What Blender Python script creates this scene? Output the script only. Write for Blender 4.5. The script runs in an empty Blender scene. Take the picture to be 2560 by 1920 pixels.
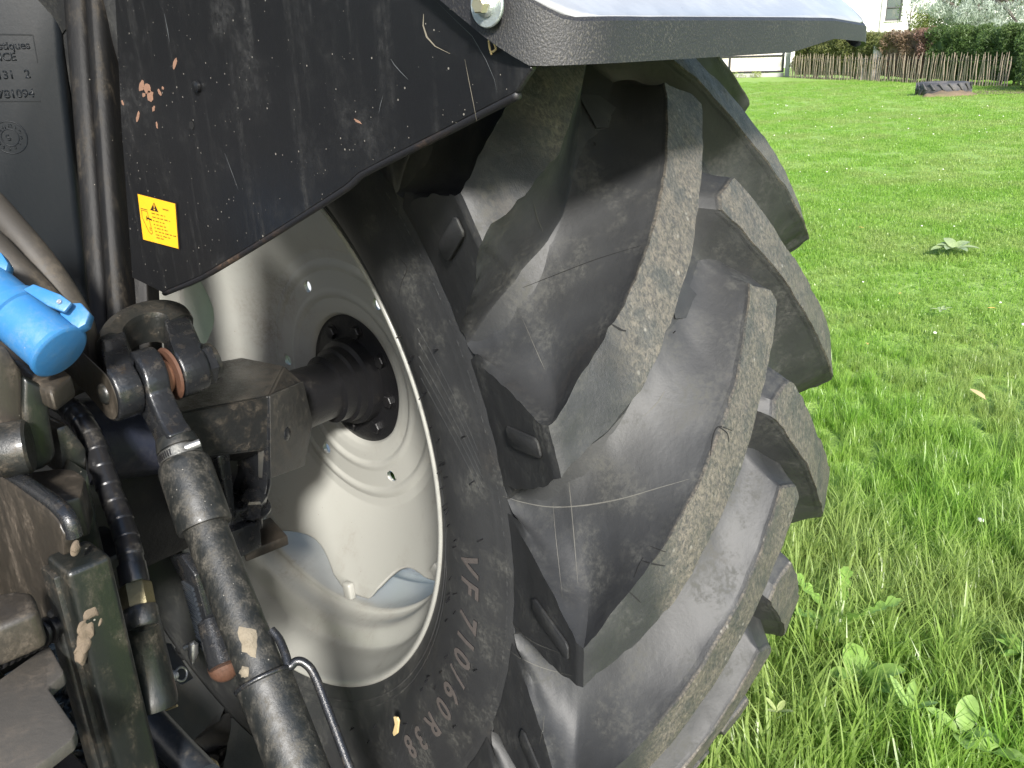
import bpy, bmesh, math, random
from mathutils import Vector, Matrix, noise
from math import sin, cos, pi, radians, atan2, hypot

random.seed(7)
scene = bpy.context.scene
col = scene.collection
H = 0.86                                   # axle height above the ground (m)

# ------------------------------------------------------------------ camera
CAM = Vector((-0.722, -1.2962, 0.5948))    # relative to the axle
YAW, PITCH, ROLL, FPX = 0.8339, 0.3699, -0.0352, 2157.6
fwd = Vector((sin(YAW)*cos(PITCH), cos(YAW)*cos(PITCH), -sin(PITCH)))
rgt0 = Vector((cos(YAW), -sin(YAW), 0)); up0 = rgt0.cross(fwd)
rgt = cos(ROLL)*rgt0 + sin(ROLL)*up0
upv = -sin(ROLL)*rgt0 + cos(ROLL)*up0
cam = bpy.data.cameras.new('camera')
cam.sensor_width = 36.0; cam.lens = 36.0*FPX/2560
cam.clip_start = 0.02; cam.clip_end = 500
cam.dof.use_dof = False
camo = bpy.data.objects.new('camera', cam); col.objects.link(camo)
M = Matrix((rgt, upv, -fwd)).transposed().to_4x4()
M.translation = CAM + Vector((0, 0, H))
camo.matrix_world = M
scene.camera = camo

# ------------------------------------------------------------------ light
SUN_FROM = Vector((-0.56, -0.66, 0.54)).normalized()
EL = math.asin(SUN_FROM.z)
world = bpy.data.worlds.new('World'); scene.world = world
world.use_nodes = True
wn = world.node_tree; wn.nodes.clear()
sky = wn.nodes.new('ShaderNodeTexSky'); sky.sky_type = 'NISHITA'
sky.sun_disc = False; sky.sun_elevation = EL
sky.sun_rotation = atan2(SUN_FROM.x, SUN_FROM.y)
sky.air_density = 1.0; sky.dust_density = 1.2; sky.ozone_density = 1.0
bgn = wn.nodes.new('ShaderNodeBackground'); bgn.inputs[1].default_value = 0.09
won = wn.nodes.new('ShaderNodeOutputWorld')
wn.links.new(sky.outputs[0], bgn.inputs[0]); wn.links.new(bgn.outputs[0], won.inputs[0])
sun = bpy.data.lights.new('sun', 'SUN'); sun.energy = 3.3; sun.angle = radians(7)
sun.color = (1.0, 0.965, 0.91)
suno = bpy.data.objects.new('sun', sun); col.objects.link(suno)
suno.rotation_euler = (-SUN_FROM).to_track_quat('-Z', 'Y').to_euler()
suno.location = (-6, -6, 8)
scene.view_settings.view_transform = 'Standard'
scene.view_settings.look = 'None'
scene.view_settings.exposure = 1.48
scene.view_settings.gamma = 1.0
scene.render.resolution_x = 1024; scene.render.resolution_y = 768

# ------------------------------------------------------------------ survey helpers (measured positions on the real surfaces)
KD = 2560/2212
def ray(u, v):
    a = (u*KD-1280)/FPX; b = -(v*KD-960)/FPX
    return fwd + a*rgt + b*upv
def P(u, v, t):                            # at depth t
    return CAM + t*ray(u, v)
def PX(u, v, X):
    d = ray(u, v); return CAM + (X-CAM.x)/d.x*d
def PY(u, v, Y):
    d = ray(u, v); return CAM + (Y-CAM.y)/d.y*d
def PZ(u, v, Z):
    d = ray(u, v); return CAM + (Z-CAM.z)/d.z*d
def Z1(a, b): return (a*.3125, 656.7+b*.3125)
def Z2(a, b): return (a*.3125, 1140.6+b*.3125)
UP = Vector((0, 0, H))

# ------------------------------------------------------------------ objects
def tag(o, label=None, cat=None, group=None, kind=None):
    if label: o['label'] = label
    if cat: o['category'] = cat
    if group: o['group'] = group
    if kind: o['kind'] = kind
    return o
def empty(name, loc, label, cat, group=None):
    o = bpy.data.objects.new(name, None); col.objects.link(o)
    o.empty_display_size = .1; o.location = loc
    return tag(o, label, cat, group)
def link(name, me, mats, parent=None, smooth=False):
    o = bpy.data.objects.new(name, me)
    for m in (mats if isinstance(mats, (list, tuple)) else [mats]): me.materials.append(m)
    if smooth:
        for p in me.polygons: p.use_smooth = True
    col.objects.link(o)
    if parent: o.parent = parent
    return o
def frombm(name, bm, mats, parent=None, smooth=False, angle=None):
    me = bpy.data.meshes.new(name)
    bmesh.ops.recalc_face_normals(bm, faces=bm.faces)
    bm.to_mesh(me); bm.free()
    o = link(name, me, mats, parent, smooth)
    if angle is not None:
        for p in me.polygons: p.use_smooth = True
        me.set_sharp_from_angle(angle=radians(angle))
    return o
def bm_prism(bm, pts, vec, bevel=0.0, seg=2):
    vs = [bm.verts.new(p) for p in pts]; vec = Vector(vec)
    ws = [bm.verts.new(Vector(p)+vec) for p in pts]
    n = len(pts); fs = [bm.faces.new(vs), bm.faces.new(ws[::-1])]
    for i in range(n):
        j = (i+1) % n
        fs.append(bm.faces.new((vs[j], vs[i], ws[i], ws[j])))
    bmesh.ops.recalc_face_normals(bm, faces=fs)
    if bevel:
        es = list({e for f in fs for e in f.edges})
        bmesh.ops.bevel(bm, geom=es, offset=bevel, segments=seg, affect='EDGES', profile=.5, clamp_overlap=True)
def prism(name, pts, vec, mat, parent, bevel=.002, seg=2):
    bm = bmesh.new(); bm_prism(bm, pts, vec, bevel, seg)
    return frombm(name, bm, mat, parent, angle=40)
def bm_box(bm, c, x, y, z, bevel=0., seg=2):
    c, x, y, z = Vector(c), Vector(x), Vector(y), Vector(z)
    bm_prism(bm, [c-x-y-z, c+x-y-z, c+x+y-z, c-x+y-z], 2*z, bevel, seg)
def box(name, lo, hi, mat, parent, bevel=.003, seg=2):
    bm = bmesh.new(); lo, hi = Vector(lo), Vector(hi); c = (lo+hi)/2; d = (hi-lo)/2
    bm_box(bm, c, (d.x, 0, 0), (0, d.y, 0), (0, 0, d.z), bevel, seg)
    return frombm(name, bm, mat, parent, angle=40)
def frame_of(d):
    d = d.normalized(); a = Vector((0, 0, 1)) if abs(d.z) < .9 else Vector((1, 0, 0))
    e1 = d.cross(a).normalized(); return e1, d.cross(e1).normalized()
def bm_tube(bm, path, rad, n=16, caps=True):
    path = [Vector(p) for p in path]; k = len(path)
    if not isinstance(rad, (list, tuple)): rad = [rad]*k
    rings = []; e1 = None
    for i, p in enumerate(path):
        d = (path[min(i+1, k-1)]-path[max(i-1, 0)]).normalized()
        if e1 is None: e1, e2 = frame_of(d)
        else:
            e1 = (e1-d*e1.dot(d)).normalized(); e2 = d.cross(e1).normalized()
        rings.append([bm.verts.new(p+rad[i]*(cos(2*pi*j/n)*e1+sin(2*pi*j/n)*e2)) for j in range(n)])
    for a, b in zip(rings, rings[1:]):
        for j in range(n): bm.faces.new((a[j], a[(j+1) % n], b[(j+1) % n], b[j]))
    if caps: bm.faces.new(rings[0][::-1]); bm.faces.new(rings[-1])
def tube(name, path, rad, mat, parent, n=16, angle=50, caps=True):
    bm = bmesh.new(); bm_tube(bm, path, rad, n, caps)
    return frombm(name, bm, mat, parent, angle=angle)
def smooth_path(pts, n=8):
    pts = [Vector(p) for p in pts]; out = []
    for i in range(len(pts)-1):
        p0, p1, p2, p3 = pts[max(i-1, 0)], pts[i], pts[i+1], pts[min(i+2, len(pts)-1)]
        for k in range(n):
            t = k/n
            out.append(.5*((2*p1)+(p2-p0)*t+(2*p0-5*p1+4*p2-p3)*t*t+(3*p1-p0-3*p2+p3)*t**3))
    return out+[pts[-1]]
def lathe_pts(bm, prof, o, d, n=32, caps=True):   # prof: (along, radius)
    o = Vector(o); d = Vector(d).normalized()
    bm_tube_rings = []
    e1, e2 = frame_of(d)
    for (s, r) in prof:
        bm_tube_rings.append([bm.verts.new(o+s*d+r*(cos(2*pi*j/n)*e1+sin(2*pi*j/n)*e2)) for j in range(n)])
    for a, b in zip(bm_tube_rings, bm_tube_rings[1:]):
        for j in range(n): bm.faces.new((a[j], a[(j+1) % n], b[(j+1) % n], b[j]))
    if caps: bm.faces.new(bm_tube_rings[0][::-1]); bm.faces.new(bm_tube_rings[-1])
def lathe(name, prof, o, d, mat, parent, n=32, caps=True, angle=40):
    bm = bmesh.new(); lathe_pts(bm, prof, o, d, n, caps)
    return frombm(name, bm, mat, parent, angle=angle)
def bm_hex(bm, c, d, r, h):
    lathe_pts(bm, [(0, r), (h*.85, r), (h, r*.86)], c, d, 6)
def text_mesh(s, size, depth=0.0, fat=0.0, res=3):
    cu = bpy.data.curves.new('t', 'FONT'); cu.body = s; cu.size = size; cu.extrude = depth
    cu.offset = fat; cu.resolution_u = res; cu.align_x = 'CENTER'
    o = bpy.data.objects.new('t', cu)
    me = bpy.data.meshes.new_from_object(o)
    bpy.data.objects.remove(o); bpy.data.curves.remove(cu)
    return me
def interp(x, xs, ys):
    if x <= xs[0]: return ys[0]
    for i in range(len(xs)-1):
        if x <= xs[i+1]:
            t = (x-xs[i])/(xs[i+1]-xs[i]); return ys[i]+t*(ys[i+1]-ys[i])
    return ys[-1]

# ------------------------------------------------------------------ materials
class NT:
    def __init__(s, name):
        s.m = bpy.data.materials.new(name); s.m.use_nodes = True
        s.t = s.m.node_tree; s.b = s.t.nodes['Principled BSDF']
        s.pos = s.t.nodes.new('ShaderNodeNewGeometry')
    def n(s, ty, **kw):
        x = s.t.nodes.new(ty)
        for k, v in kw.items(): setattr(x, k, v)
        return x
    def l(s, a, b): s.t.links.new(a, b)
    def noise(s, scale, detail=4, rough=.6, vec=None, stretch=None, dist=0.):
        n = s.n('ShaderNodeTexNoise'); n.inputs['Scale'].default_value = scale
        n.inputs['Detail'].default_value = detail; n.inputs['Roughness'].default_value = rough
        n.inputs['Distortion'].default_value = dist
        v = vec or s.pos.outputs['Position']
        if stretch:
            mp = s.n('ShaderNodeMapping'); mp.inputs['Scale'].default_value = stretch
            s.l(v, mp.inputs[0]); v = mp.outputs[0]
        s.l(v, n.inputs['Vector']); return n.outputs['Fac']
    def vor(s, scale, feature='F1', stretch=None, rnd=1.):
        n = s.n('ShaderNodeTexVoronoi', feature=feature); n.inputs['Scale'].default_value = scale
        n.inputs['Randomness'].default_value = rnd
        v = s.pos.outputs['Position']
        if stretch:
            mp = s.n('ShaderNodeMapping'); mp.inputs['Scale'].default_value = stretch
            s.l(v, mp.inputs[0]); v = mp.outputs[0]
        s.l(v, n.inputs['Vector']); return n
    def ramp(s, f, a, b, lo=0., hi=1.):
        n = s.n('ShaderNodeMapRange'); n.inputs[1].default_value = a; n.inputs[2].default_value = b
        n.inputs[3].default_value = lo; n.inputs[4].default_value = hi
        n.interpolation_type = 'SMOOTHSTEP'
        s.l(f, n.inputs[0]); return n.outputs[0]
    def mul(s, a, b, op='MULTIPLY'):
        n = s.n('ShaderNodeMath', operation=op)
        for i, x in enumerate((a, b)):
            if isinstance(x, (int, float)): n.inputs[i].default_value = x
            else: s.l(x, n.inputs[i])
        return n.outputs[0]
    def mix(s, f, a, b):
        n = s.n('ShaderNodeMix', data_type='RGBA')
        if isinstance(f, (int, float)): n.inputs[0].default_value = f
        else: s.l(f, n.inputs[0])
        for i, x in ((6, a), (7, b)):
            if isinstance(x, tuple): n.inputs[i].default_value = (*x, 1)
            else: s.l(x, n.inputs[i])
        return n.outputs[2]
    def bump(s, h, dist, strength=1., prev=None):
        n = s.n('ShaderNodeBump'); n.inputs['Distance'].default_value = dist
        n.inputs['Strength'].default_value = strength
        s.l(h, n.inputs['Height'])
        if prev: s.l(prev, n.inputs['Normal'])
        return n.outputs[0]
    def done(s, color, rough=.5, metal=0., normal=None, coat=0., spec=.5):
        b = s.b
        if isinstance(color, tuple): b.inputs['Base Color'].default_value = (*color, 1)
        else: s.l(color, b.inputs['Base Color'])
        if isinstance(rough, (int, float)): b.inputs['Roughness'].default_value = rough
        else: s.l(rough, b.inputs['Roughness'])
        if isinstance(metal, (int, float)): b.inputs['Metallic'].default_value = metal
        else: s.l(metal, b.inputs['Metallic'])
        b.inputs['Coat Weight'].default_value = coat; b.inputs['Coat Roughness'].default_value = .15
        b.inputs['Specular IOR Level'].default_value = spec
        if normal: s.l(normal, b.inputs['Normal'])
        return s.m

def painted(name, base, dirt, dirt_amt=.5, rough=.4, drough=.85, scale=14, coat=0., bump=.0006, specks=0., stretch=None, streak=0., speck_col=(.30, .28, .24), metal=0., base2=None, updust=0., spec=.5):
    s = NT(name)
    n1 = s.noise(scale, 6, .65, stretch=stretch)
    f = s.ramp(n1, .57-.30*dirt_amt, .92-.30*dirt_amt)
    c = base
    if base2: c = s.mix(s.ramp(s.noise(scale*.6, 3), .4, .6), base, base2)
    fine = s.noise(min(420, max(scale*7, 110)), 6, .82)
    if streak:
        st = s.noise(9, 4, .6, stretch=(5, 5, .35))
        f = s.mul(f, s.mul(s.ramp(st, .5, .75), streak), 'MAXIMUM')
    if updust:
        sx = s.n('ShaderNodeSeparateXYZ'); s.l(s.pos.outputs['Normal'], sx.inputs[0])
        ud = s.mul(s.ramp(sx.outputs[2], .35, .95), s.ramp(n1, .35, .6, .25, 1.))
        f = s.mul(f, s.mul(ud, updust), 'MAXIMUM')
    f2 = s.mul(f, s.ramp(fine, .36, .66, .10, 1.))
    c = s.mix(f2, c, dirt)
    r = s.ramp(f2, 0, .7, rough, drough)
    if specks:
        v = s.vor(210, rnd=1.); sc = s.n('ShaderNodeSeparateColor'); s.l(v.outputs['Color'], sc.inputs[0])
        rad = s.mul(s.mul(sc.outputs[1], sc.outputs[2]), .24); g = s.n('ShaderNodeMath', operation='LESS_THAN'); s.l(v.outputs['Distance'], g.inputs[0]); s.l(rad, g.inputs[1])
        k = s.n('ShaderNodeMath', operation='GREATER_THAN'); s.l(sc.outputs[0], k.inputs[0]); k.inputs[1].default_value = 1-.16*specks
        sp = s.mul(g.outputs[0], k.outputs[0])
        c = s.mix(s.mul(sp, .6), c, speck_col)
    nb = s.bump(fine, bump, .7); nb = s.bump(n1, bump*5, .5, nb)
    return s.done(c, r, metal, nb, coat, spec)

DIRT = (.27, .21, .155)
m_black = painted('black_paint', (.013, .014, .016), (.085, .07, .052), .26, .26, .8, 60, .45, .0005, .6)
m_blackdirty = painted('dirty_black_paint', (.014, .015, .014), (.115, .09, .062), .38, .34, .85, 48, .3, .0006, .7, updust=.3)
m_brown = painted('dried_mud_casting', (.028, .024, .019), (.105, .083, .060), .55, .45, .9, 22, .1, .0003, .1, stretch=(1.5, 1.5, .6), updust=.4)
m_greenbar = painted('oily_dark_green_paint', (.0085, .0100, .0090), (.080, .066, .046), .40, .32, .8, 40, .25, .0004, .8, stretch=(1, 1, .45))
m_rod = painted('dusty_rod_paint', (.0105, .0118, .0118), (.085, .076, .060), .62, .42, .8, 60, .1, .0004, 1.6, stretch=(1, 1, .6))
m_plate = painted('black_panel_paint', (.0085, .0088, .0098), (.048, .047, .045), .30, .36, .75, 9, .05, .0003, 1.6, streak=.6, spec=.4)
m_pillar = painted('muddy_pillar', (.0055, .0055, .0058), (.085, .070, .050), .22, .55, .9, 16, 0, .0005, .4, stretch=(2, 2, .5), streak=.35, spec=.25)
m_tank = painted('grey_plastic_tank', (.0065, .0085, .011), (.022, .021, .020), .35, .42, .6, 6, 0, .0003, .1, stretch=(2, 2, .5), streak=.25, spec=.22)
m_rim = painted('cream_white_rim_paint', (.30, .30, .275), (.17, .15, .12), .3, .38, .65, 7, .1, .0002, 1.1, speck_col=(.10, .07, .05))
m_rust = painted('rusty_steel', (.075, .032, .017), (.04, .02, .012), .5, .7, .85, 60, 0, .0008)
m_ball = painted('rusted_ball', (.26, .135, .085), (.18, .085, .045), .4, .45, .7, 40, 0, .0002)
m_zinc = painted('zinc_steel', (.55, .60, .58), (.40, .40, .33), .4, .36, .6, 60, 0, .0005, metal=.75)
m_boltgold = painted('yellow_zinc_bolt', (.62, .58, .40), (.5, .4, .2), .4, .3, .5, 90, 0, .0003, metal=.8)
m_steel = painted('worn_steel', (.42, .43, .43), (.12, .10, .08), .4, .32, .7, 40, 0, .0005, metal=.8)
m_brass = painted('olive_plated_fitting', (.13, .11, .055), (.10, .08, .05), .4, .35, .7, 40, 0, .0004, metal=.5)
m_hose = painted('black_hose_wrap', (.012, .012, .013), (.10, .09, .075), .35, .30, .7, 30, .2, .0003)
m_rubhose = painted('dusty_rubber_hose', (.036, .032, .027), (.115, .095, .07), .6, .6, .85, 14, 0, .0004, .3)
m_blue = painted('blue_plastic', (.030, .150, .35), (.11, .19, .28), .55, .42, .65, 26, .0, .0003, .6)
m_bluedark = painted('dark_blue_plastic', (.02, .10, .28), (.05, .15, .3), .2, .5, .6, 18, 0, .0002)
m_dark = painted('black_grease', (.008, .008, .009), (.035, .03, .024), .25, .35, .8, 20, 0, .0008, .3)
m_greyplate = painted('blue_grey_bracket', (.03, .036, .045), (.09, .08, .06), .3, .35, .7, 30, .2, .0005)
m_yellow = painted('yellow_decal', (.85, .46, .02), (.9, .5, .06), .3, .4, .5, 30, 0, .0001)
m_ink = NT('decal_ink').done((.03, .015, .01), .5)
m_hole_shade = NT('painted_hole_shade').done((.003, .003, .003), .9)  # near-black colour stands in for the shade inside a hole
m_primer = painted('bare_primer', (.24, .135, .09), (.16, .11, .08), .4, .75, .85, 80, 0, .0003)
m_straw = NT('dry_straw').done((.52, .40, .20), .7)

def mudguard_mat():
    s = NT('grained_black_plastic')
    g = s.noise(780, 2, .5, stretch=(1, 1, .7)); n = s.noise(25, 5, .6, stretch=(1, 1, .5))
    c = s.mix(s.mul(s.ramp(g, .5, .72), s.ramp(n, .35, .7, .25, .8)), (.017, .017, .019), (.085, .078, .064))
    return s.done(c, .5, 0, s.bump(g, .0006, .7))
m_guard = mudguard_mat()
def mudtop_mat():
    s = NT('smooth_plastic_sky_sheen')
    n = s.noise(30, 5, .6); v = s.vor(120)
    c = s.mix(s.ramp(n, .4, .7), (.29, .295, .305), (.35, .355, .36))  # pale base puts the sky's reflection into the colour of the top
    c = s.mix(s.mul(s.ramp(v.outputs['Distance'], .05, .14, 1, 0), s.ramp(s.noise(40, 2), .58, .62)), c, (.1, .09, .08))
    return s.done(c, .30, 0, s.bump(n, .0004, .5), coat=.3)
m_gtop = mudtop_mat()

def rubber():
    s = NT('weathered_rubber')
    at = s.n('ShaderNodeAttribute', attribute_name='wear')
    wear = at.outputs['Fac']
    big = s.noise(5, 4, .6); mid = s.noise(17, 6, .65); fine = s.noise(160, 4, .7)
    # base rubber, slightly bloomed, with dusty film
    base = s.mix(s.ramp(big, .35, .68), (.019, .0197, .0208), (.031, .032, .033))
    dust = s.mul(s.ramp(mid, .44, .70), s.ramp(fine, .38, .66, .15, 1.))
    c = s.mix(s.mul(dust, .5), base, (.088, .087, .075))
    brn = s.mul(s.ramp(s.noise(3.1, 5, .7), .56, .72), s.ramp(fine, .4, .6, .3, .9))
    c = s.mix(s.mul(brn, .4), c, (.085, .072, .058))
    # fine hair scratches
    # ground contact faces: torn, scuffed, earth in the pores
    chips = s.vor(95, 'F1', stretch=(1, 1, .7))
    chipn = s.noise(170, 6, .8, dist=.5, stretch=(1.6, .7, 1))
    mott = s.ramp(s.noise(26, 5, .65), .42, .66)
    wc = s.mix(s.ramp(chipn, .36, .66), (.046, .045, .043), (.165, .145, .115))
    wc2 = s.mix(s.ramp(chipn, .40, .70), (.040, .043, .042), (.100, .095, .083))
    wc = s.mix(mott, wc, wc2)
    wc = s.mix(s.mul(s.ramp(chips.outputs['Distance'], .08, .24, 1, 0), s.ramp(s.noise(30, 2), .54, .6)), wc, (.20, .19, .165))
    wedge = s.mul(wear, s.ramp(s.noise(45, 4, .7), .2, .45, .55, 1.))
    c = s.mix(s.ramp(wedge, .3, .6), c, wc)
    r = s.ramp(dust, 0, 1, .56, .85)
    b1 = s.bump(fine, .0005, .6)
    hgt = s.mul(s.mul(chipn, wear), 1.)
    b2 = s.bump(hgt, .004, .8, b1)
    b3 = s.bump(mid, .002, .35, b2)
    return s.done(c, r, 0, b3)
m_rub = rubber()
m_letter = painted('brown_bloom_rubber', (.078, .068, .063), (.05, .047, .044), .4, .6, .7, 40, 0, .0004)

# ================================================================== GROUND AND LAWN
def lawn_mat():
    s = NT('lawn')
    a = s.noise(.55, 5, .6); b = s.noise(6, 6, .7); f = s.noise(55, 3, .7)
    c = s.mix(s.ramp(a, .35, .65), (.24, .40, .065), (.29, .44, .09))
    c = s.mix(s.mul(s.ramp(b, .45, .75), .7), c, (.31, .41, .12))
    c = s.mix(s.mul(s.ramp(f, .3, .7), .4), c, (.13, .25, .025))
    return s.done(c, .75, 0, s.bump(f, .03, .8))
m_lawn = lawn_mat()
bm = bmesh.new()
N = 90
def gz(x, y):
    d = hypot(x, y)
    return (noise.noise(Vector((x*.35, y*.35, 0)))*.03 + noise.noise(Vector((x*1.3, y*1.3, 3)))*.008)*min(1, max(0, (d-1.5)/3))
gx = [-40+i*130/N*1.0 for i in range(N+1)]
vs = [[bm.verts.new((-40+i*1.3, -40+j*1.3, gz(-40+i*1.3, -40+j*1.3))) for j in range(N+1)] for i in range(N+1)]
for i in range(N):
    for j in range(N): bm.faces.new((vs[i][j], vs[i+1][j], vs[i+1][j+1], vs[i][j+1]))
# a far skirt so that the sheet reaches the horizon
ring = [bm.verts.new((x, y, -.3)) for x, y in ((-400, -400), (400, -400), (400, 400), (-400, 400))]
cn = [vs[0][0], vs[N][0], vs[N][N], vs[0][N]]
edges = [[vs[i][0] for i in range(N+1)], [vs[N][j] for j in range(N+1)], [vs[i][N] for i in range(N, -1, -1)], [vs[0][j] for j in range(N, -1, -1)]]
for k in range(4):
    bm.faces.new(edges[k][::-1]+[ring[k], ring[(k+1) % 4]])
lawn = frombm('lawn', bm, m_lawn, smooth=True); tag(lawn, kind='structure')
def gravel_mat():
    s = NT('dark_gravel'); v = s.vor(28); n = s.noise(90, 4)
    c = s.mix(s.ramp(n, .3, .7), (.010, .0095, .008), (.032, .030, .025))
    return s.done(c, .8, 0, s.bump(v.outputs['Distance'], .02, 1.))
m_grav = gravel_mat()
bm = bmesh.new()
q = [(-4.5, -4.5), (-.1, -4.5), (.05, -1.2), (-.02, -.42), (.05, .6), (-.1, 3.2), (-4.5, 3.2)]
bm.faces.new([bm.verts.new((x, y, .03)) for x, y in q])
gp = frombm('gravel_yard', bm, m_grav); tag(gp, kind='structure')
bm = bmesh.new()
rr = random.Random(3)
for k in range(900):
    x = rr.uniform(-.75, .0); y = rr.uniform(-.3, .75); r = rr.uniform(.008, .018)
    c0 = Vector((x, y, .03+r*.4)); mt = Matrix.Translation(c0) @ Matrix.Rotation(rr.uniform(0, 6), 4, Vector((rr.random(), rr.random(), rr.random()+.1)).normalized()) @ Matrix.Diagonal((r*1.3, r, r*.7, 1))
    bmesh.ops.create_icosphere(bm, subdivisions=1, radius=1, matrix=mt)
gs = frombm('gravel', bm, m_grav); tag(gs, kind='stuff')

# grass blades
def grass_mat():
    s = NT('grass_blade')
    oi = s.n('ShaderNodeObjectInfo')
    n = s.noise(.9, 3, .6); n2 = s.noise(30, 2)
    c = s.mix(oi.outputs['Random'], (.225, .42, .055), (.315, .49, .09))
    c = s.mix(s.ramp(n, .40, .66), c, (.35, .46, .13))
    c = s.mix(s.mul(s.ramp(n2, .55, .75), .5), c, (.34, .38, .16))
    s.b.inputs['Subsurface Weight'].default_value = 0
    m = s.done(c, .33, 0)
    tr = s.n('ShaderNodeBsdfTranslucent'); mx = s.n('ShaderNodeMixShader'); mx.inputs[0].default_value = .58
    s.l(c, tr.inputs[0])
    out = s.t.nodes['Material Output']
    s.l(s.b.outputs[0], mx.inputs[1]); s.l(tr.outputs[0], mx.inputs[2]); s.l(mx.outputs[0], out.inputs[0])
    return m
m_grass = grass_mat()
def tuft_mesh(name, nb, hmin, hmax, w, spread, seed, lean=.6):
    r = random.Random(seed); vs = []; fs = []
    for k in range(nb):
        a = r.uniform(0, 2*pi); b = r.uniform(0, 2*pi); h = r.uniform(hmin, hmax)
        bx, by = r.uniform(0, spread)*cos(b), r.uniform(0, spread)*sin(b)
        ln = r.uniform(.05, lean)*h; curl = r.uniform(.2, 1.)
        ww = w*r.uniform(.6, 1.3); ta = a+pi/2+r.uniform(-.6, .6)
        i0 = len(vs); S = 4
        for q in range(S+1):
            t = q/S; off = ln*(t**(1.5+curl)); z = h*(t-(.25*curl*t*t*t))
            wd = ww*(1-t**2.2)*.5 if q < S else 0
            cx, cy = bx+off*cos(a), by+off*sin(a)
            if q < S:
                vs.append((cx-wd*cos(ta), cy-wd*sin(ta), z)); vs.append((cx+wd*cos(ta), cy+wd*sin(ta), z))
            else: vs.append((cx, cy, z))
        for q in range(S-1): fs.append((i0+2*q, i0+2*q+1, i0+2*q+3, i0+2*q+2))
        fs.append((i0+2*S-2, i0+2*S-1, i0+2*S))
    me = bpy.data.meshes.new(name); me.from_pydata(vs, [], fs); me.materials.append(m_grass)
    return me
def scatter(name, protos, pts, mat):
    c = bpy.data.collections.new(name+'_source')
    for i, me in enumerate(protos):
        o = bpy.data.objects.new('grass_tuft', me); c.objects.link(o)
    me = bpy.data.meshes.new(name); me.from_pydata([p[0] for p in pts], [], [])
    me.attributes.new('rot', 'FLOAT_VECTOR', 'POINT'); me.attributes.new('scl', 'FLOAT', 'POINT')
    a = me.attributes['rot']; s = me.attributes['scl']
    for i, p in enumerate(pts):
        a.data[i].vector = p[1]; s.data[i].value = p[2]
    o = bpy.data.objects.new(name, me); col.objects.link(o); me.materials.append(mat)
    ng = bpy.data.node_groups.new(name, 'GeometryNodeTree')
    ng.interface.new_socket('Geometry', in_out='INPUT', socket_type='NodeSocketGeometry')
    ng.interface.new_socket('Geometry', in_out='OUTPUT', socket_type='NodeSocketGeometry')
    gi = ng.nodes.new('NodeGroupInput'); go = ng.nodes.new('NodeGroupOutput')
    iop = ng.nodes.new('GeometryNodeInstanceOnPoints'); ci = ng.nodes.new('GeometryNodeCollectionInfo')
    ci.inputs[0].default_value = c; ci.inputs['Separate Children'].default_value = True; ci.inputs['Reset Children'].default_value = True
    iop.inputs['Pick Instance'].default_value = True
    ra = ng.nodes.new('GeometryNodeInputNamedAttribute'); ra.data_type = 'FLOAT_VECTOR'; ra.inputs[0].default_value = 'rot'
    sa = ng.nodes.new('GeometryNodeInputNamedAttribute'); sa.data_type = 'FLOAT'; sa.inputs[0].default_value = 'scl'
    L = ng.links.new
    L(gi.outputs[0], iop.inputs['Points']); L(ci.outputs[0], iop.inputs['Instance'])
    L(ra.outputs[0], iop.inputs['Rotation']); L(sa.outputs[0], iop.inputs['Scale']); L(iop.outputs[0], go.inputs[0])
    md = o.modifiers.new('scatter', 'NODES'); md.node_group = ng
    return tag(o, kind='stuff')
protos = [tuft_mesh('tuft', 34, .05, .15, .0042, .05, s, .9) for s in range(6)]
protos += [tuft_mesh('tuft', 26, .09, .24, .0052, .045, s, .7) for s in range(20, 22)]
pts = []; rr = random.Random(11)
def in_lawn(x, y):
    if y > .8 and x > -1 and (x+.72) < 1.28*(y+1.3): return False
    if hypot(x-.2, 0) < .5 and abs(y) < .42: return False
    if -4.6 < x < .03 and -4.6 < y < 3.2: return False
    return True
def height_mod(x, y):
    d = hypot(x-CAM.x, y-CAM.y)
    return interp(d, [0, 2.0, 3.0, 4.5, 7, 40], [1.05, .95, .66, .42, .28, .25])
def add_zone(d0, d1, a0, a1, dens, sc):
    area = .5*(d1*d1-d0*d0)*(a1-a0)
    for k in range(int(area*dens)):
        d = math.sqrt(rr.uniform(d0*d0, d1*d1)); a = rr.uniform(a0, a1)
        x = CAM.x+d*sin(a); y = CAM.y+d*cos(a)
        if not in_lawn(x, y): continue
        nz = noise.noise(Vector((x*1.1, y*1.1, 5)))
        s = sc*height_mod(x, y)*(1+.22*nz)*rr.uniform(.75, 1.25)
        pts.append(((x, y, gz(x, y)), (rr.uniform(-.15, .15), rr.uniform(-.15, .15), rr.uniform(0, 6.28)), s))
A0, A1 = radians(40), radians(95)
add_zone(.9, 2.6, radians(30), radians(110), 800, 1.0)
add_zone(2.6, 4.5, A0, A1, 520, 1.0)
add_zone(4.5, 8, A0, A1, 300, .9)
add_zone(.6, 2.5, radians(-60), radians(30), 60, .8)
near = pts; pts = []
height_mod = lambda x, y: 1.
add_zone(4.2, 7, A0, radians(92), 150, .8)
add_zone(7, 11, A0, radians(92), 150, .9)
add_zone(11, 20, A0, radians(88), 60, 1.05)
add_zone(20, 35, radians(50), radians(84), 22, 1.3)
far = [tuft_mesh('lawn_tuft', 60, .012, .045, .006, .16, s, 1.2) for s in range(40, 44)]
scatter('grass', far, pts, m_grass); pts = near
scatter('grass', protos, pts, m_grass)

# ================================================================== TRACTOR
tr = empty('tractor', (0, 0, H), 'black tractor seen at its rear wheel, mud on its lift arms, parked on the grass', 'tractor')
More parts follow.
